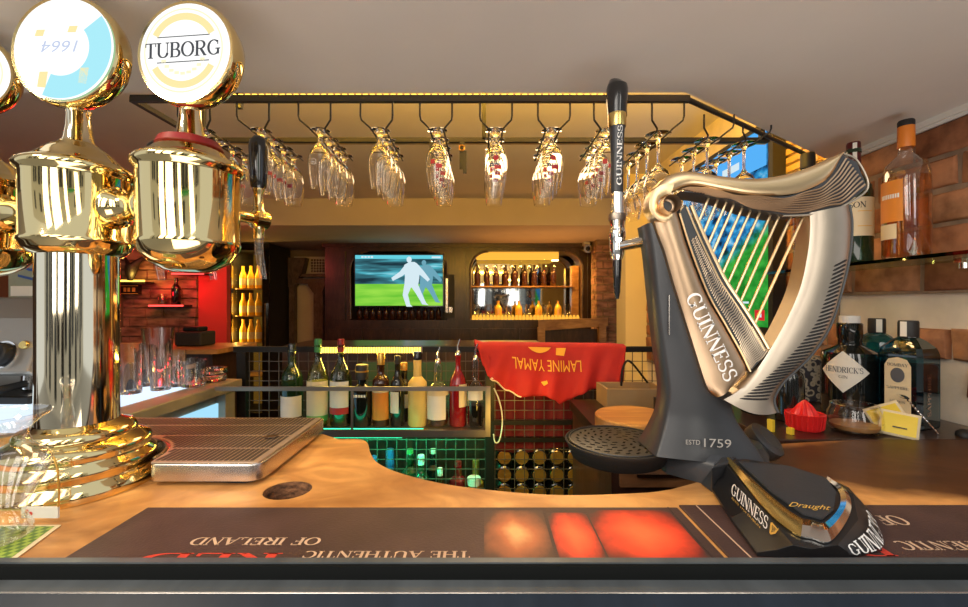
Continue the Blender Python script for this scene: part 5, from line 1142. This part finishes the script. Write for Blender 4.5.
b = B(); b.tube(spline([hp(*p_, dy=-.003) for p_ in rgt], 6), .0034, 8); b.tube(spline([hp(x-5, y+2, -.005) for x, y in rgt], 6), .0016, 6); mk('inner_rim', b, 'bronze_gold', hr_)
b = B(); b.tube(spline([hp(*p_, dy=-.006) for p_ in lft], 6), .0015, 6); mk('face_rim', b, 'bronze_gold', hr_)
# scroll and neck
neck_t = [(655, 187), (667, 177), (687, 173.5), (717, 178), (749, 180.5), (779, 177), (808, 168), (837, 155)]
band_b = [(837, 155), (826, 177), (808, 189), (784, 196), (749, 196.5), (717, 191.5), (692, 187), (676, 190), (664, 197)]
Na = even([hp(*p_, dy=-.012) for p_ in neck_t], 44); Nb = even([hp(*p_, dy=-.012) for p_ in band_b[::-1]], 44)
b = B(); ribs(b, Na, Nb, .0025, .028); mk('neck_band', b, 'bronze_gold', hr_, sharp=50)
under = [(678, 193)]+[(692, 189), (717, 193), (749, 198), (784, 197), (808, 190), (826, 178), (838, 156), (853, 163.6), (863, 189), (841, 206), (823, 211), (803, 215), (779, 216), (749, 209.5), (724, 200), (699, 195)]
b = B(); b.prism(hpl(under, -.008), (0, .045, 0), .002); mk('neck_side', b, 'harp_black', hr_, sharp=30)
ta = [(676, 191), (692, 188), (717, 192.5), (749, 197.5), (784, 197), (808, 190), (826, 178), (839, 157)]
tb = [(690, 196), (705, 196.5), (724, 200), (749, 209), (779, 215.5), (823, 210), (841, 205), (862, 189)]
A_, B_ = spline([hp(*p_, dy=-.009) for p_ in ta], 10), spline([hp(*p_, dy=-.009) for p_ in tb], 10)
b = B()
for k in range(1, 10):
    t = k/10; pts = []
    for i, (a, c) in enumerate(zip(A_, B_)):
        s = i/(len(A_)-1); p_ = a.lerp(c, t); p_.z += .0018*math.sin(s*30+k*.5)*min(1, 4*s*(1.02-s)); pts.append(p_)
    b.tube(pts[k:], .00145, 5)
mk('neck_waves', b, 'bronze', hr_)
b = B(); b.tube(spline([hp(*p_, dy=-.008) for p_ in [(838, 155), (853, 163), (863, 189), (841, 206), (823, 212), (803, 216), (779, 217)]], 6), .0018, 6); mk('neck_edge', b, 'pewter', hr_)
sc_pts = [hp(662+r*math.cos(math.radians(a)), 208+r*1.02*math.sin(math.radians(a)), -.018) for a, r in [(290, 21), (265, 19.5), (235, 18), (205, 16.5), (175, 15.5), (145, 15), (115, 14.6), (85, 14), (60, 12.5)]]
b = B(); pp = spline(sc_pts, 6); q0 = []
for i, p_ in enumerate(pp):
    t = i/(len(pp)-1); w_ = .0125*(1-t)+.0075*t; ctr_ = hp(662, 208, -.018); d = (p_-ctr_).normalized()
    q0.append([p_+d*w_*.2+Vector((0, .002, 0)), p_-d*w_*.55, p_-d*w_*1.2+Vector((0, .002, 0)), p_-d*w_*1.2+Vector((0, .026, 0)), p_+d*w_*.2+Vector((0, .026, 0))])
b.loft(q0); mk('scroll', b, 'bronze_gold', hr_, sharp=60)
b = B(); b.lathe([(0, -.002), (.009, -.002), (.012, 0), (.0135, .003), (.0135, .02)], hp(662, 209, -.016), 28, (0, -1, 0)); b.m.normal_update(); mk('scroll_boss', b, 'bronze', hr_)
b = B(); b.lathe([(0, .0026), (.0075, .0024), (.0085, .0005), (.0085, -.01)], hp(662, 209, -.016), 24, (0, -1, 0)); mk('scroll_eye', b, 'harp_black', hr_)
# sweeping pillar
out_r = [(845, 206), (847.5, 225), (845.5, 255), (838, 289), (826, 326), (806, 356), (781, 380), (772, 394), (771, 402), (774.5, 411)]
bot = [(773.5, 411), (752, 410), (735, 406.5), (721, 398.5)]
inn_p = [(721, 398.5), (735, 390), (750, 374), (768, 347), (784, 318), (797, 287), (804, 255), (806.5, 230), (806, 214)]
So = even([hp(*p_, dy=-.010) for p_ in out_r], 60); Si = even([hp(*p_, dy=-.010) for p_ in inn_p[::-1]], 60)
b = B(); ribs(b, So, Si, .005, .032, sag=.010, n=13); mk('sweep', b, 'pewter', hr_, sharp=50)
mid = [(846, 262), (836.5, 291), (824, 321), (804, 350), (781, 370), (757, 388), (731, 401)]
mi2 = [(838, 262), (829, 287), (815, 316), (794, 342), (772, 360), (752, 374), (724, 397)]
Mo, Mi = spline([hp(*p_, dy=-.0125) for p_ in mid], 8), spline([hp(*p_, dy=-.0125) for p_ in mi2], 8)
b = B()
for i in range(37):
    s = .25+i*.0195; t0 = .10+.12*max(0, (s-.7)/.3); t1 = .42+.46*max(0, (s-.5)/.5)**1.2
    b.tube([on_ribs(So, Si, .005, s-.012+.026*k/8, t0+(t1-t0)*k/8) for k in range(9)], [.0004]+[.0016]*7+[.0005], 5)
mk('sweep_grooves', b, 'matt_black', hr_)
b = B(); b.tube(spline([hp(*p_, dy=-.008) for p_ in out_r], 6), .0022, 6); mk('sweep_edge', b, 'harp_black', hr_)
st_t = [(711, 199), (720, 201.5), (728.5, 204.5), (736, 207), (744.5, 210), (753, 212.5), (762, 215), (773, 217), (782, 217.5), (794, 218), (806.5, 218)]
dirs = [(-.39, 1)]*11
def col_edge(y): return interp([(205, 690), (232, 701), (256, 712), (280, 724), (307, 742), (329, 756), (350, 768)], y)
for k, (x, y) in enumerate(st_t):
    yy = y
    while yy < 348:
        xx = x-(yy-y)*.47
        if xx <= col_edge(yy)-1: break
        yy += 1
    b = B(); b.tube([hp(x, y-3, .006), hp(x-(yy-y)*.47, yy+1, .006)], .0022, 8); mk('string', b, 'bronze_gold', hr_)
# lettering on the column and foot
b = B(); d = (hp(725, 384)-hp(682.5, 293)); dl_ = d.length; d.normalize(); u_ = Vector((-d.z, 0, d.x)); u_ = -u_ if u_.x < 0 else u_
write(b, 'GUINNESS', hp(681.5, 297, -.0112), d, u_, .0232, dl_*.93); mk('lettering', b, 'white_ink', hr_, flat=True, keep=True)
b = B(); write(b, 'ESTD', hp(684, 443, -.0062), Vector((1, 0, -.03)), (0, 0, 1), .0075, .022, serif=False); write(b, '1759', hp(702, 445.5, -.0062), Vector((1, 0, -.04)), (0, 0, 1), .0135, .042, serif=False); mk('founding_date', b, 'etched_grey', hr_, flat=True, keep=True)
b = B(); b.box(hp(668.5, 335, -.001), hp(669.5, 295, .003)); mk('light_slit', b, 'steel', hr_, flat=True)
# tap: arm, chrome body, nozzle, handle
hx_, hy_ = .2345, .74
def zt(py): return CZ-(py-303.5)/FP*hy_
b = B(); a0 = Vector((.286, .688, zt(243))); a1 = Vector((hx_, hy_, zt(247))); b.lathe([(.017, -.004), (.016, .004), (.010, .02), (.0085, .06), (.0095, .075)], a0, 24, a1-a0); b.lathe([(.024, -.010), (.024, .0), (.016, .003)], a0, 24, a1-a0); mk('arm', b, 'chrome', hr_)
b = B(); b.lathe([(.006, zt(262)), (.0095, zt(258)), (.0118, zt(254)), (.0125, zt(247)), (.0125, zt(240)), (.0140, zt(238)), (.0140, zt(232)), (.0125, zt(230)), (.0115, zt(226)), (.0128, zt(222)), (.0128, zt(217)), (.0115, zt(215)), (.0105, zt(198)), (.0100, zt(192))], (hx_, hy_, 0), 28); b.lathe([(0, .0), (.006, .0), (.007, -.012)], (hx_-.002, hy_-.0135, zt(240)), 14, (0, -1, 0)); mk('tap_body', b, 'chrome', hr_, sharp=50)
b = B(); b.lathe([(.0142, zt(221)), (.0148, zt(219.5)), (.0148, zt(216)), (.0142, zt(214))], (hx_, hy_, 0), 24); mk('tap_collar', b, 'steel_dull', hr_)
b = B(); b.lathe([(0, zt(299)), (.0030, zt(299)), (.0052, zt(292)), (.0072, zt(270)), (.0078, zt(260)), (.0070, zt(257))], (hx_, hy_, 0), 24); mk('nozzle', b, 'gloss_black', hr_)
b = B(); b.lathe([(.0102, zt(193)), (.0105, zt(190)), (.0105, zt(170)), (.0115, zt(150)), (.0128, zt(130)), (.0140, zt(126))], (hx_, hy_, 0), 32); h_ = mk('handle', b, 'harp_black', hr_, sharp=50)
b = B(); b.lathe([(.0146, zt(127.5)), (.0152, zt(126)), (.0158, zt(116)), (.0156, zt(114.5))], (hx_, hy_, 0), 32); mk('gold_band', b, 'gold_trim', h_)
b = B(); b.lathe([(.0154, zt(115)), (.0164, zt(110)), (.0184, zt(96)), (.0186, zt(90)), (.0172, zt(86))], (hx_, hy_, 0), 32)
b.loft([[Vector((hx_+.0172*math.cos(a), hy_+.0172*math.sin(a), zt(86))) for a in [k*PI/16 for k in range(32)]], [Vector((hx_-.001+.0125*math.cos(a), hy_+.0125*math.sin(a), zt(82.5+2*math.cos(a)))) for a in [k*PI/16 for k in range(32)]], [Vector((hx_-.004+.005*math.cos(a), hy_+.005*math.sin(a), zt(80.5+1.2*math.cos(a)))) for a in [k*PI/16 for k in range(32)]]]); mk('handle_top', b, 'gloss_black', h_, sharp=50)
b = B(); rr_ = .0122
def onh(u, v): z = zt(187)+u; r = interp([(zt(190), .0107), (zt(170), .0107), (zt(150), .0117), (zt(130), .0130)], z); a = .42-v/r; return Vector((hx_+(r+.0007)*math.sin(a), hy_-(r+.0007)*math.cos(a), z))
write(b, 'GUINNESS', (0, 0, 0), (0, 0, 1), (-1, 0, 0), .0085, zt(128)-zt(187), wrap=lambda u, v: onh(u, v)); mk('handle_lettering', b, 'white_ink', h_, flat=True, keep=True)

# lit bar console at the foot of the harp
pn = Vector((0, -.20, 1)).normalized(); pp0 = Vector((0, .455, 1.140))
def TP(px, py, e=0.0): return H(px, py, pp0, pn)+pn*e
top_ = [(722, 460), (757, 502), (793, 545), (812, 549), (838, 545), (858, 520), (853, 494), (828, 478), (790, 466), (745, 459)]
bot_ = [(706, 482), (731, 521), (757, 556), (800, 558.5), (850, 558.5), (882, 551), (877, 527), (857, 501), (812, 482), (745, 476)]
T_ = [TP(*p_) for p_ in top_]; Bt = [G(*p_, z=1.1242) for p_ in bot_]
for v in T_+Bt: v.y = max(v.y, .4455)
Tm = [t_.lerp(c_, .45) for t_, c_ in zip(T_, Bt)]
for k in (3, 4, 5, 6, 7): Tm[k] = Tm[k]+(Bt[k]-T_[k])*Vector((.25, .25, 0))
b = B(); b.loft([Bt, [v+Vector((0, 0, .004)) for v in Bt], Tm, T_])
con = mk('console', b, 'console_black', hr_, sharp=25, bev=.003)
b = B(); b.prism([TP(x, y, .001) for x, y in [(738, 463), (790, 468), (826, 480), (836, 494), (833, 512), (822, 521), (803, 516), (770, 493)]], pn*.002); mk('top_panel', b, 'harp_black', con, flat=True)
trim0 = [(725, 460.5), (748, 490), (772, 518), (796, 536), (812, 540), (828, 544), (842, 530), (851, 510), (846, 492), (827, 478.5)]
trin0 = [(731, 460.5), (760, 488), (782, 507), (799, 519), (812, 522), (823, 525), (834, 516), (840, 505), (838, 492), (826, 481)]
a_ = spline([TP(x, y, .0012) for x, y in trim0], 4); c_ = spline([TP(x, y, .0012) for x, y in trin0], 4); b = B()
b.loft([[p_, p_+pn*.0015, p_.lerp(q_, .5)+pn*.0045, q_+pn*.0015, q_] for p_, q_ in zip(a_, c_)][:14]); mk('gold_edge', b, 'gold_trim', con, sharp=35)
b = B(); b.loft([[p_, p_+pn*.0015, p_.lerp(q_, .5)+pn*.0045, q_+pn*.0015, q_] for p_, q_ in zip(a_, c_)][13:]); mk('chrome_edge', b, 'chrome', con, sharp=20)
b = B(); write(b, 'Draught', TP(788, 509.5, .0045), TP(836, 514)-TP(788, 509.5), TP(790, 500)-TP(789, 510), .011, .046, serif=False, shear=.4); mk('gold_script', b, 'gold_ink', con, flat=True, keep=True)
fn = (T_[2]-T_[0]).cross(Bt[0]-T_[0]).normalized(); fn = fn if fn.y < 0 else -fn
def FPn(px, py): return H(px, py, T_[0].lerp(Bt[2], .5), fn)+fn*.0022
b = B(); r_ = FPn(766, 530)-FPn(730, 493); l_ = r_.length; r_.normalize(); u_ = r_.cross(fn)*-1.0; u_ = u_ if u_.z > 0 else -u_
write(b, 'GUINNESS', FPn(729, 493), r_, u_, .0148, l_*1.0); mk('side_lettering', b, 'white_ink', con, flat=True, keep=True)
b = B(); write(b, 'ESTD 1759 DUBLIN', FPn(730, 498.5), r_, u_, .0026, l_*.8, serif=False); mk('small_print', b, 'gold_ink', con, flat=True, keep=True)
hq = FPn(767, 534); b = B(); e1, e2 = r_, u_
def hq_(x, y): return hq+e1*(x*.0125)+e2*(y*.0125+.002)
b.face([hq_(*p_) for p_ in ((0, 0), (.25, .15), (.1, 1.0), (-.1, .9))]); b.face([hq_(*p_) for p_ in ((-.1, .9), (.1, 1.05), (.9, .95), (1.0, 1.1), (1.0, .85), (.2, .85))]); b.face([hq_(*p_) for p_ in ((.0, 0), (.2, -.05), (.75, .4), (1.0, .95), (.85, .95), (.55, .45))])
for k in range(4): b.face([hq_(.2+k*.15, .88), hq_(.25+k*.15, .88), hq_(.22+k*.13, .12+k*.1), hq_(.18+k*.13, .12+k*.1)])
mk('harp_emblem', b, 'gold_ink', con, flat=True, keep=True)
# lettering round the nose of the console
def nose(u, v):
    P0, P1 = spline([Bt[4], Bt[5], Bt[6]], 8), spline([T_[4], T_[5], T_[6]], 8); MM = spline([Tm[4], Tm[5], Tm[6]], 8); k = max(0, min(u, .999))*(len(P0)-1); i = int(k); f = k-i
    a = P0[i].lerp(P0[i+1], f); m_ = MM[i].lerp(MM[i+1], f); c = P1[i].lerp(P1[i+1], f)
    q_ = a.lerp(m_, v/.55) if v < .55 else m_.lerp(c, (v-.55)/.45)
    o_ = Vector((.65, -.62, .45)).normalized()*.0024; return q_+o_
b = B(); write(b, 'GUINNESS', (0, 0, 0), (1, 0, 0), (0, 0, 1), .62, .85, wrap=lambda u, v: nose(.02+u, .16+v)); mk('nose_lettering', b, 'white_ink', con, flat=True, keep=True)
b = B(); bb0 = [TP(722, 459), TP(737, 459), TP(728, 466), TP(711, 470)]; b.loft([[G(700, 484, 1.1205), G(742, 476, 1.1205), G(728, 490, 1.1205), G(712, 493, 1.1205)], [Vector((v.x, v.y, v.z+.004)) for v in bb0]]); mk('hinge_block', b, 'harp_black', con, flat=True, bev=.003)

# ================================================================== brick wall side: ledge, glass shelf, bottles
sl = thing('slate_ledge', 'dark ledge along the brick wall behind the counter', 'ledge', (.9, 1.1, 1.10))
b = B(); b.box((.60, .870, 1.095), (1.115, 1.42, 1.118)); mk('top', b, 'back_bar_wood', sl, flat=True, bev=.002)
b = B(); b.box((.75, .90, 0), (1.10, 1.40, 1.095)); mk('body', b, 'back_bar_wood', sl, flat=True)
ZL = 1.1184
gsf = thing('glass_shelf', 'green edged glass shelf fixed to the brick wall', 'shelf', (1.03, 1.1, 1.5))
b = B(); b.box((.955, .70, 1.498), (1.116, 1.42, 1.506)); mk('pane', b, 'shelf_glass', gsf, flat=True)
b = B(); b.box((.9535, .70, 1.498), (.9548, 1.42, 1.506)); mk('front_edge', b, 'shelf_edge_glass', gsf, flat=True)
for y in (.905, 1.30): b = B(); b.box((1.02, y-.008, 1.488), (1.122, y+.008, 1.4975)); b.lathe([(0, 0), (.009, .001), (.009, .022), (0, .023)], (1.035, y, 1.475), 14); mk('bracket', b, 'chrome', gsf)
ZG = 1.5065
t = thing('whisky_bottle', 'clear whisky bottle with amber spirit, orange label and orange capped neck on the glass shelf', 'bottle', (0, 0, 0))
P_ = [(0, 0), (.040, 0), (.043, .004), (.0435, .16), (.0425, .20), (.037, .222), (.024, .236), (.0150, .246), (.0138, .258), (.0138, .27)]
b = B(); b.lathe(P_, seg=36); mk('glass', b, 'clear_glass', t)
b = B(); b.lathe([(0, .008), (.039, .008), (.0415, .014), (.0418, .19), (0, .19)], seg=36); mk('whisky', b, 'whisky', t)
def wrapl(r, a0, a1, z0, z1, slant=0):
    b = B(); b.grid(lambda u, v: Vector((r*math.sin(math.radians(a0+(a1-a0)*u)), -r*math.cos(math.radians(a0+(a1-a0)*u)), z0+(z1-z0)*v+slant*u)), 16, 1); return b
mk('orange_label', wrapl(.0441, -132, -52, .085, .182), 'paper_orange', t); mk('small_label', wrapl(.0441, -126, -66, .045, .080), 'paper_cream', t)
b = B()
for k in range(9): 
    a = -112+k*6; b.face([Vector((.0446*math.sin(math.radians(x)), -.0446*math.cos(math.radians(x)), z)) for x, z in ((a, .140), (a+4, .140), (a+4, .150), (a, .150))])
mk('lettering', b, 'white_ink', t, flat=True, keep=True)
b = B(); b.lathe([(.0155, .262), (.0160, .265), (.0155, .312), (.0150, .314)], seg=24); mk('capsule', b, 'cap_orange', t)
b = B(); b.lathe([(.0154, .308), (.0157, .324), (.014, .327), (0, .327)], seg=24); mk('stopper', b, 'matt_black', t)
t.location = (1.000, .995, ZG)
t = bottle('whiskey_bottle', 'dark green whiskey bottle with a cream label and red capsule behind the harp tip', 'wine', .040, .30, 'bottle_green', (.972, 1.105, ZG), [(.22, .55, 'paper_cream', -130, 60)], None)
b = B(); b.lathe([(.0150, .235), (.0152, .24), (.0152, .312), (.014, .316), (0, .316)], seg=20); o = mk('capsule', b, 'capsule_red', t)
b = B(); b.face([Vector((-.012, -.0115, .268)), Vector((-.004, -.0155, .268)), Vector((-.004, -.0155, .312)), Vector((-.012, -.0115, .312))]); mk('seal_strip', b, 'paper_white', t, flat=True, keep=True)
def cyl_text(par, s, r, a0, a1, z, h, m, nm='lettering'):
    b = B(); write(b, s, (0, 0, 0), (1, 0, 0), (0, 0, 1), h, math.radians(a1-a0)*r, wrap=lambda u, v: Vector((r*math.sin(math.radians(a0)+u/r), -r*math.cos(math.radians(a0)+u/r), z+v))); mk(nm, b, m, par, flat=True, keep=True)
cyl_text(t, 'JAMESON', .0410, -118, -4, .138, .015, 'paper_black')
b = B(); b.lathe([(0, 0), (.0, 0)], seg=3); b.m.clear(); b.grid(lambda u, v: Vector((.041*math.sin(math.radians(-30+50*u)), -.041*math.cos(math.radians(-30+50*u)), .090+.002*v)), 8, 1); b.grid(lambda u, v: Vector((.041*math.sin(math.radians(-30+50*u)), -.041*math.cos(math.radians(-30+50*u)), .128+.002*v)), 8, 1); mk('label_rules', b, 'gold_ink', t, flat=True, keep=True)
bottle('capped_bottle', 'tall bottle showing its black cap above the harp neck, far end of the glass shelf', 'tall', .036, .325, 'smoke_glass', (.975, 1.265, ZG), [], 'matt_black', .045, capr=.019, liquid=('whisky', .5))

# gin bottles and small things on the ledge
t = bottle('gin_bottle', 'round black gin bottle with a white diamond label on the dark ledge', 'stout', .060, .232, 'bottle_dark', (.940, 1.080, ZL), [], None)
b = B(); b.lathe([(.020, .215), (.0215, .220), (.0215, .250), (0, .251)], seg=20); mk('stopper', b, 'cap_white', t)
dn_ = lambda x, z: Vector((.0607*math.sin(x), -.0607*math.cos(x), z))
b = B(); 
for k in range(16):
    x0, x1 = -1+k/8, -1+(k+1)/8; h0, h1 = 1-abs(x0), 1-abs(x1)
    q_ = [(x0, -h0), (x1, -h1), (x1, h1), (x0, h0)]; q_ = [p_ for i, p_ in enumerate(q_) if i == 0 or p_ != q_[i-1]]
    if len(q_) > 3 and q_[0] == q_[-1]: q_ = q_[:-1]
    b.face([dn_(.86*x-.92, .112+.052*z) for x, z in q_])
mk('diamond_label', b, 'paper_white', t, flat=True, keep=True)
b = B(); write(b, "HENDRICK'S", (0, 0, 0), (1, 0, 0), (0, 0, 1), .014, 1.30, wrap=lambda u, v: dn_(-.92-.66+u, .110+v)+Vector((-.0005, -.0006, 0))); write(b, 'GIN', (0, 0, 0), (1, 0, 0), (0, 0, 1), .007, .3, wrap=lambda u, v: dn_(-1.07+u, .096+v)+Vector((-.0005, -.0006, 0))); mk('lettering', b, 'grey_ink', t, flat=True, keep=True)
def square_gin(name, label, loc, rz, detail=True):
    t = thing(name, label, 'bottle', (0, 0, 0)); s_ = .041
    def ring(k, z, c=.2): return [Vector((x*k, y*k, z)) for x, y in ((-1+c, -1), (1-c, -1), (1, -1+c), (1, 1-c), (1-c, 1), (-1+c, 1), (-1, 1-c), (-1, -1+c))]
    b = B(); b.loft([ring(s_*.96, 0), ring(s_, .005), ring(s_, .165), ring(s_*.9, .180), ring(s_*.6, .196, .35), ring(s_*.40, .203, .5), ring(s_*.38, .212, .55)]); mk('glass', b, 'teal_glass', t, flat=True)
    b = B(); b.loft([ring(s_*.88, .006), ring(s_*.92, .010), ring(s_*.92, .14), ring(s_*.9, .141)]); mk('gin', b, 'teal_glass', t, flat=True)
    b = B(); b.lathe([(.0175, .203), (.0185, .207), (.0185, .238), (.017, .242), (0, .242)], seg=22); mk('cap', b, 'matt_black', t)
    b = B(); b.box((-.006, -.0195, .206), (.006, -.0187, .24)); mk('seal_strip', b, 'paper_white', t, flat=True)
    if detail:
        b = B(); y = -s_-.0008; b.face([Vector((-.024, y, .018)), Vector((.024, y, .018)), Vector((.024, y, .140)), Vector((.017, y, .154)), Vector((0, y, .159)), Vector((-.017, y, .154)), Vector((-.024, y, .140))]); mk('paper_label', b, 'paper_cream', t, flat=True, keep=True)
        b = B(); y -= .0006; b.lathe([(0, 0), (.013, .0)], (0, y, .118), 20, (0, -1, 0), sy=1.3); mk('label_medallion', b, 'grey_ink', t, flat=True)
        b = B(); write(b, 'BOMBAY', (-.019, y, .138), (1, 0, 0), (0, 0, 1), .007, .038); write(b, 'SAPPHIRE', (-.020, y, .086), (1, 0, 0), (0, 0, 1), .006, .040); write(b, 'LONDON', (-.014, y, .055), (1, 0, 0), (0, 0, 1), .005, .028); mk('lettering', b, 'grey_ink', t, flat=True, keep=True)
        b = B(); write(b, 'SAPPHIRE', (s_+.0008, -.005, .03), (0, 0, 1), (0, -1, 0), .014, .095); mk('side_lettering', b, 'steel', t, flat=True, keep=True)
    t.location = loc; t.rotation_euler = (0, 0, rz); return t
square_gin('gin_bottle', 'blue square gin bottle with an arched cream label behind the yellow sachets', (.985, .975, ZL), -1.22)
square_gin('gin_bottle', 'unlabelled blue square gin bottle further back beside the diamond label bottle', (1.052, 1.125, ZL), -.5, False)
m, nt, out = nodes('tin_pattern'); p = nt.nodes.new('ShaderNodeBsdfPrincipled'); nt.links.new(p.outputs[0], out.inputs[0]); mp = coords(nt, (60, 60, 60)); vo = nt.nodes.new('ShaderNodeTexVoronoi'); nt.links.new(mp.outputs[0], vo.inputs[0]); vo.inputs['Scale'].default_value = 1
r_2 = ramp(nt, vo.outputs['Distance'], [(.28, (.05, .05, .06)), (.38, (.55, .48, .38)), (.55, (.60, .55, .45)), (.62, (.06, .06, .08))]); nt.links.new(r_2.outputs[0], p.inputs['Base Color'])
b = B(); b.box((.885, 1.20, ZL+.0002), (1.0, 1.30, 1.245)); o = mk('patterned_tin', b, 'tin_pattern', flat=True, bev=.004); tag(o, 'black and cream patterned box between the harp and the diamond label bottle', 'box')
bb_ = bottle('cocktail_bottle', 'black bottle with a gold ball stopper behind the harp sweep', 'wine', .030, .175, 'bottle_dark', (.735, 1.01, ZL), [], None, seg=20)
b = B(); b.lathe([(0, .195), (.006, .194), (.0095, .188), (.0095, .182), (.006, .176), (.006, .172)], seg=16); o = mk('ball_stopper', b, 'gold_trim', bb_)
bottle('cocktail_bottle', 'short black bottle beside the gold ball stopper bottle', 'stout', .030, .15, 'bottle_dark', (.700, 1.09, ZL), [], 'matt_black', .03, capr=.014)
for k, (x, y, h, lab) in enumerate(((.632, .925, .012, 'small yellow carton on the ledge edge behind the harp foot'), (.660, .905, .0, 'tiny yellow packet in front of the red juicer'))):
    b = B(); b.box((x-.004, y-.006, ZL+.0002), (x+.004, y+.006, ZL+h+.014), rz=.4); tag(mk('yellow_carton', b, 'paper_yellow', flat=True), lab, 'carton')
jx, jy_ = .722, .945
ju = thing('citrus_juicer', 'red plastic citrus juicer with a ribbed cone on the dark ledge', 'juicer', (jx, jy_, ZL))
b = B(); b.lathe([(0, .002), (.030, .0), (.033, .003), (.037, .034), (.0385, .036), (.036, .037), (.033, .033), (0, .030)], (jx, jy_, ZL), 40); 
for k in range(24): a = 2*PI*k/24; b.tube([(jx+.034*math.cos(a), jy_+.034*math.sin(a), ZL+.004), (jx+.0375*math.cos(a), jy_+.0375*math.sin(a), ZL+.033)], .0012, 5)
mk('bowl', b, 'red_plastic', ju)
b = B(); rings = []
for z, r in ((.030, .024), (.042, .019), (.054, .012), (.062, .005), (.065, .001)): rings.append([Vector((jx+r*(1+.14*math.cos(8*a))*math.cos(a), jy_+r*(1+.14*math.cos(8*a))*math.sin(a), ZL+z)) for a in [k*PI/24 for k in range(48)]])
b.loft(rings); mk('cone', b, 'red_plastic', ju)
b = B(); b.box((jx+.034, jy_-.008, ZL+.026), (jx+.044, jy_+.008, ZL+.033)); mk('handle', b, 'red_plastic', ju, flat=True, bev=.002)
jr = thing('glass_jar', 'low round clear glass jar in front of the diamond label bottle', 'jar', (.79, .925, ZL))
b = B(); b.lathe([(0, .001), (.040, .0), (.047, .006), (.050, .022), (.047, .042), (.042, .052), (.043, .060), (.040, .062)], (.815, .925, ZL), 40); mk('glass', b, 'clear_glass', jr)
b = B(); b.lathe([(0, .0072), (.040, .0072), (.043, .012), (.044, .017), (0, .018)], (.815, .925, ZL), 30); mk('contents', b, 'gold_oak', jr)
def sachet(lab, o, rx, rz, tilt):
    t = thing('sweetener_sachet', lab, 'sachet', (0, 0, 0), None); b = B(); b.grid(lambda u, v: Vector((-.031+.062*u, .003*math.sin(u*3)*math.sin(v*3), .052*v)), 8, 6); q_ = mk('packet', b, 'paper_cream', t, solid=.003)
    b = B(); b.grid(lambda u, v: Vector((-.0265+.053*u, -.0026+.003*math.sin((.06+.88*u)*3)*math.sin((.1+.8*v)*3), .0050+.042*v)), 8, 6); mk('print', b, 'paper_yellow', t)
    b = B(); b.box((-.010, -.0032, .018), (.012, -.0026, .0205)); mk('small_print', b, 'paper_black', t, flat=True)
    t.location = o; t.rotation_euler = (rx, rz, tilt); return t
sachet('yellow and white sachet in front, leaning by the glass jar', (.872, .885, ZL+.001), -.22, .10, -.72)
sachet('yellow and white sachet tilted behind the front one', (.885, .905, ZL+.013), -.12, -.50, -.72)
sp_ = thing('bar_spoon', 'twisted steel bar spoon leaning against the blue gin bottle', 'spoon', (.93, .90, ZL))
p0, p1 = Vector((.972, .900, ZL+.003)), Vector((.926, .921, ZL+.073)); b = B(); pts = []
for k in range(61): t_ = k/60; pts.append(p0.lerp(p1, t_)+Vector((math.cos(t_*70), math.sin(t_*70), 0))*.0011)
b.tube(pts, .0015, 6); mk('stem', b, 'chrome', sp_)
b = B(); b.lathe([(0, -.0015), (.010, -.001), (.012, .0005), (.009, .0005), (0, -.0005)], p1+Vector((-.006, .002, .004)), 20, (.2, -.5, .8), sx=1.2, sy=.7); mk('bowl', b, 'chrome', sp_)
b = B(); b.lathe([(0, 0), (.014, 0), (.013, .008), (.006, .014), (0, .015)], (1.02, .892, ZL+.0002), 20); tag(mk('black_stopper', b, 'matt_black'), 'small black stopper lying at the foot of the blue gin bottle', 'stopper')
